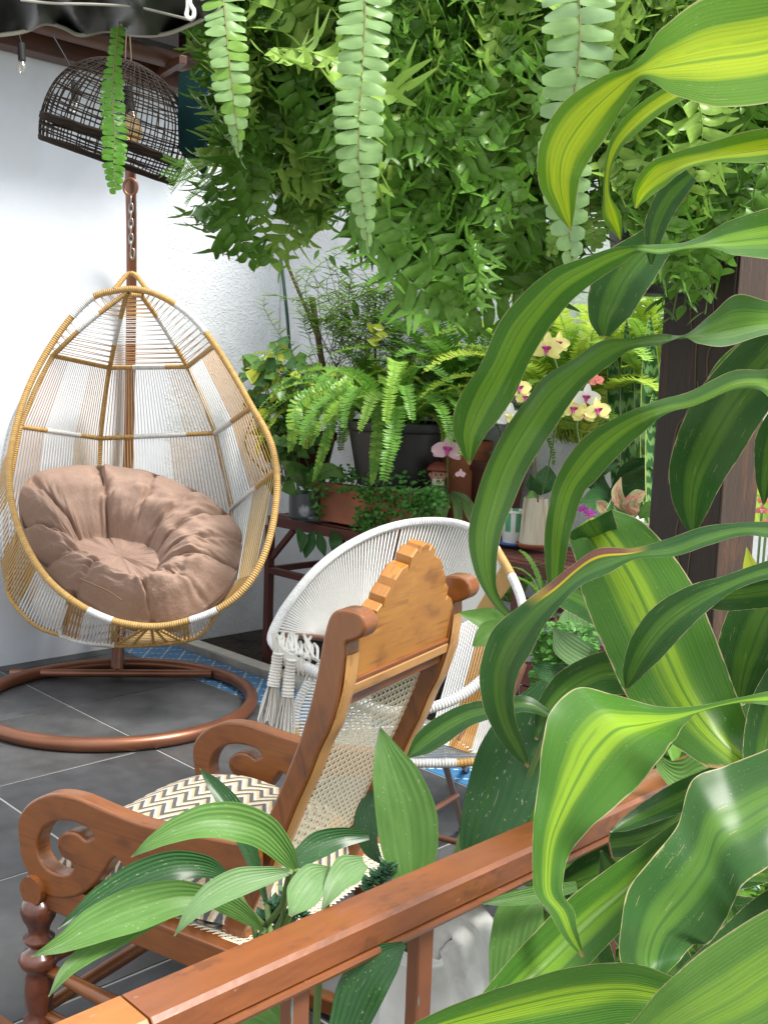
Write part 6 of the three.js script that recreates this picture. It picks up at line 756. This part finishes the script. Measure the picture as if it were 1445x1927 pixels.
for (const [x, y, lab] of [[42, 90, 'small clear bulb hanging under the roof beam at the far left'], [142, 165, 'small bulb on a black cord behind the wicker lampshade']]) { const d = 4.0, t = thing('string_light_bulb', lab, 'light bulb', P(x, y, d)); part(t, 'socket', tube([P(x - 1, y - 8, d), P(x, y + 24, d)], .014, 2, 12), M.blackMetal); part(t, 'bulb', lathe([[.001, -.05], [.012, -.046], [.02, -.03], [.019, -.015], [.01, .0], [.009, .006]], P(x, y + 26, d), 16), M.glass); part(t, 'filament', tube([P(x - 3, y + 28, d), P(x - 4, y + 40, d), P(x, y + 46, d), P(x + 4, y + 40, d), P(x + 3, y + 28, d)], .0008, 12, 4), M.tanCord); part(t, 'cord', tube([P(x - 1, y - 8, d), P(x - 10, y - 40, d), P(x - 40, y - 95, d)], .003, 8, 5), M.blackMetal); }
{ // dark canvas awning rolled up at the top left, edged with rope
  const t = thing('rolled_canvas', 'dark canvas awning sagging at the top left with a pale bound edge', 'awning', P(200, 0, 1.75)), edge = [[-60, 72], [0, 66], [50, 58], [85, 44], [120, 52], [150, 66], [200, 58], [260, 66], [310, 64], [360, 46], [405, 22], [425, -12]], gb = new GB(), cE = new THREE.SplineCurve(edge.map((p) => new THREE.Vector2(...p)));
  gb.grid(60, 14, (a, b) => { const e = cE.getPoint(a), y = mixn(-150, e.y, b), bulge = Math.sin(b * Math.PI) * .14 + .05 * Math.sin(a * 17 + b * 4) * b + .03 * Math.sin(a * 31 - b * 7); return P(e.x, y, 1.78 - bulge); }); gb.grid(60, 8, (a, b) => { const e = cE.getPoint(a); return P(e.x + 8 * b, e.y - 30 * b * b - 6 * b, 1.78 + b * .5); }); part(t, 'canvas', gb.geo(), M.tarp);
  part(t, 'bound_edge', tube(edge.map(([x, y], i) => P(x, y, 1.775)), .0035, 90, 6), M.tarpEdge); part(t, 'bound_edge', tube([[40, 0], [100, 6], [180, 8], [260, 14], [330, 30], [362, 38]].map(([x, y]) => P(x, y, 1.63)), .0022, 40, 5), M.tarpEdge);
  part(t, 'rope', tube([[352, -30, 1.6], [354, 10, 1.6], [352, 30, 1.58], [362, 36, 1.57], [366, 22, 1.58], [358, 4, 1.6], [360, -30, 1.6]].map((p) => P(...p)), .0032, 30, 6), M.rope);
}
{ // dark green canvas box behind the ferns
  const t = thing('green_awning', 'dark green folded awning above the white wall behind the left fern', 'awning', P(430, 210, 3.5)); const A = P(340, 140, 3.4), B = P(620, 60, 3.1), C = P(340, 286, 3.4), D = P(640, 215, 3.1), bk = R(.35, -.35).setY(0); const gb = new GB();
  gb.grid(6, 18, (a, b) => A.clone().lerp(B, b).lerp(C.clone().lerp(D, b), a).add(new V3(0, -.012 * Math.sin(b * 20) * a, .02 * Math.sin(b * 12 + 1) + .03 * Math.sin(a * 3)))); part(t, 'front_panel', gb.geo(), M.teal); const g2 = new GB(); g2.grid(4, 18, (a, b) => C.clone().lerp(D, b).addScaledVector(bk, a).add(new V3(0, .05 * a, .02 * Math.sin(b * 12 + 1) + .03 * Math.sin(3)))); part(t, 'underside', g2.geo(), M.teal); const g3 = new GB(); g3.grid(4, 4, (a, b) => A.clone().lerp(C, b).addScaledVector(bk, a)); part(t, 'side_panel', g3.geo(), M.teal); }
{ // white planter shaped like hanging cloth
  const c = P(775, 1960, 1.26), t = thing('draped_planter', 'white planter shaped like draped cloth under the railing', 'plant pot', c.clone().setY(0)), topY = P(790, 1735, 1.24).y, gb = new GB();
  const rad = (th, h) => { const k = 1 - h; return .056 + .03 * k + (.012 + .012 * k) * Math.sin(th * 7 + .8 + 1.1 * Math.sin(th * 2)) + .006 * Math.sin(th * 15 + 2) * k; };
  gb.grid(60, 160, (a, b) => { const th = b * 6.28318, sag = .05 * Math.sin(th * 3 + .5), h = a; const top = topY - .015 + sag * .4; const y = mixn(top - .44, top, h), r = rad(th, h); return new V3(c.x + Math.cos(th) * r, y, c.z + Math.sin(th) * r); });
  gb.grid(10, 160, (a, b) => { const th = b * 6.28318, sag = .05 * Math.sin(th * 3 + .5), top = topY - .015 + sag * .4, r = rad(th, 1) - .022 * a; return new V3(c.x + Math.cos(th) * r, top + .010 * Math.sin(a * Math.PI) - .06 * Math.max(0, a - .5), c.z + Math.sin(th) * r); }); part(t, 'pot', gb.geo(), M.drape);
  // thick folded flap on the right
  const fl = new GB(), l = [[812, 1790, 1.16], [824, 1752, 1.15], [850, 1738, 1.14], [876, 1758, 1.14], [892, 1810, 1.14], [902, 1870, 1.15], [908, 1970, 1.16]].map((q) => P(...q)), fc = curve(l); fl.grid(50, 26, (a, b) => { const p = fc.getPoint(a), T = fc.getTangent(a), n = new V3().crossVectors(T, new V3(0, 0, 1)).normalize(), th = b * 6.28318, w = .020 + .008 * Math.sin(a * 3), z = .012; return p.addScaledVector(n, Math.cos(th) * w * (1 + .18 * Math.cos(th * 4))).add(new V3(0, 0, Math.sin(th) * z + .004 * Math.cos(th * 5))); }); part(t, 'folded_flap', fl.geo(), M.drape);
}
{ // yard beyond the post
  const t = leafPlant('yard_plant', 'bright plants with pink flowers in the yard right of the post', 'plant', P(1440, 1000, 4.5), [[M.bench[2], [[1440, 1010, 4.5, 20], [1425, 960, 4.5, 50], [1430, 900, 4.5, 4]]], [M.bench[1], [[1450, 1010, 4.5, 20], [1446, 960, 4.4, 50], [1420, 930, 4.4, 4]]]], {}, null, true); for (const [x, y] of [[1432, 960], [1440, 985], [1436, 940]]) { const q = P(x, y, 4.32); part(t, 'stalk', rod(q, q.clone().setY(0), .003, 5), M.stem); flower(t, P(x, y, 4.3), px(12, 4.3), M.petalOrange, M.petalPink, x + y); }
  const lw = thing('low_wall', 'pale low wall in the yard right of the post', 'wall', R(5.2, 0)); part(lw, 'wall', wallGeo(R(5.4, -3.2), R(5.4, 1.5), -.04, .8, .15, UA), M.roughWall);
}
renderer.render(scene, camera);
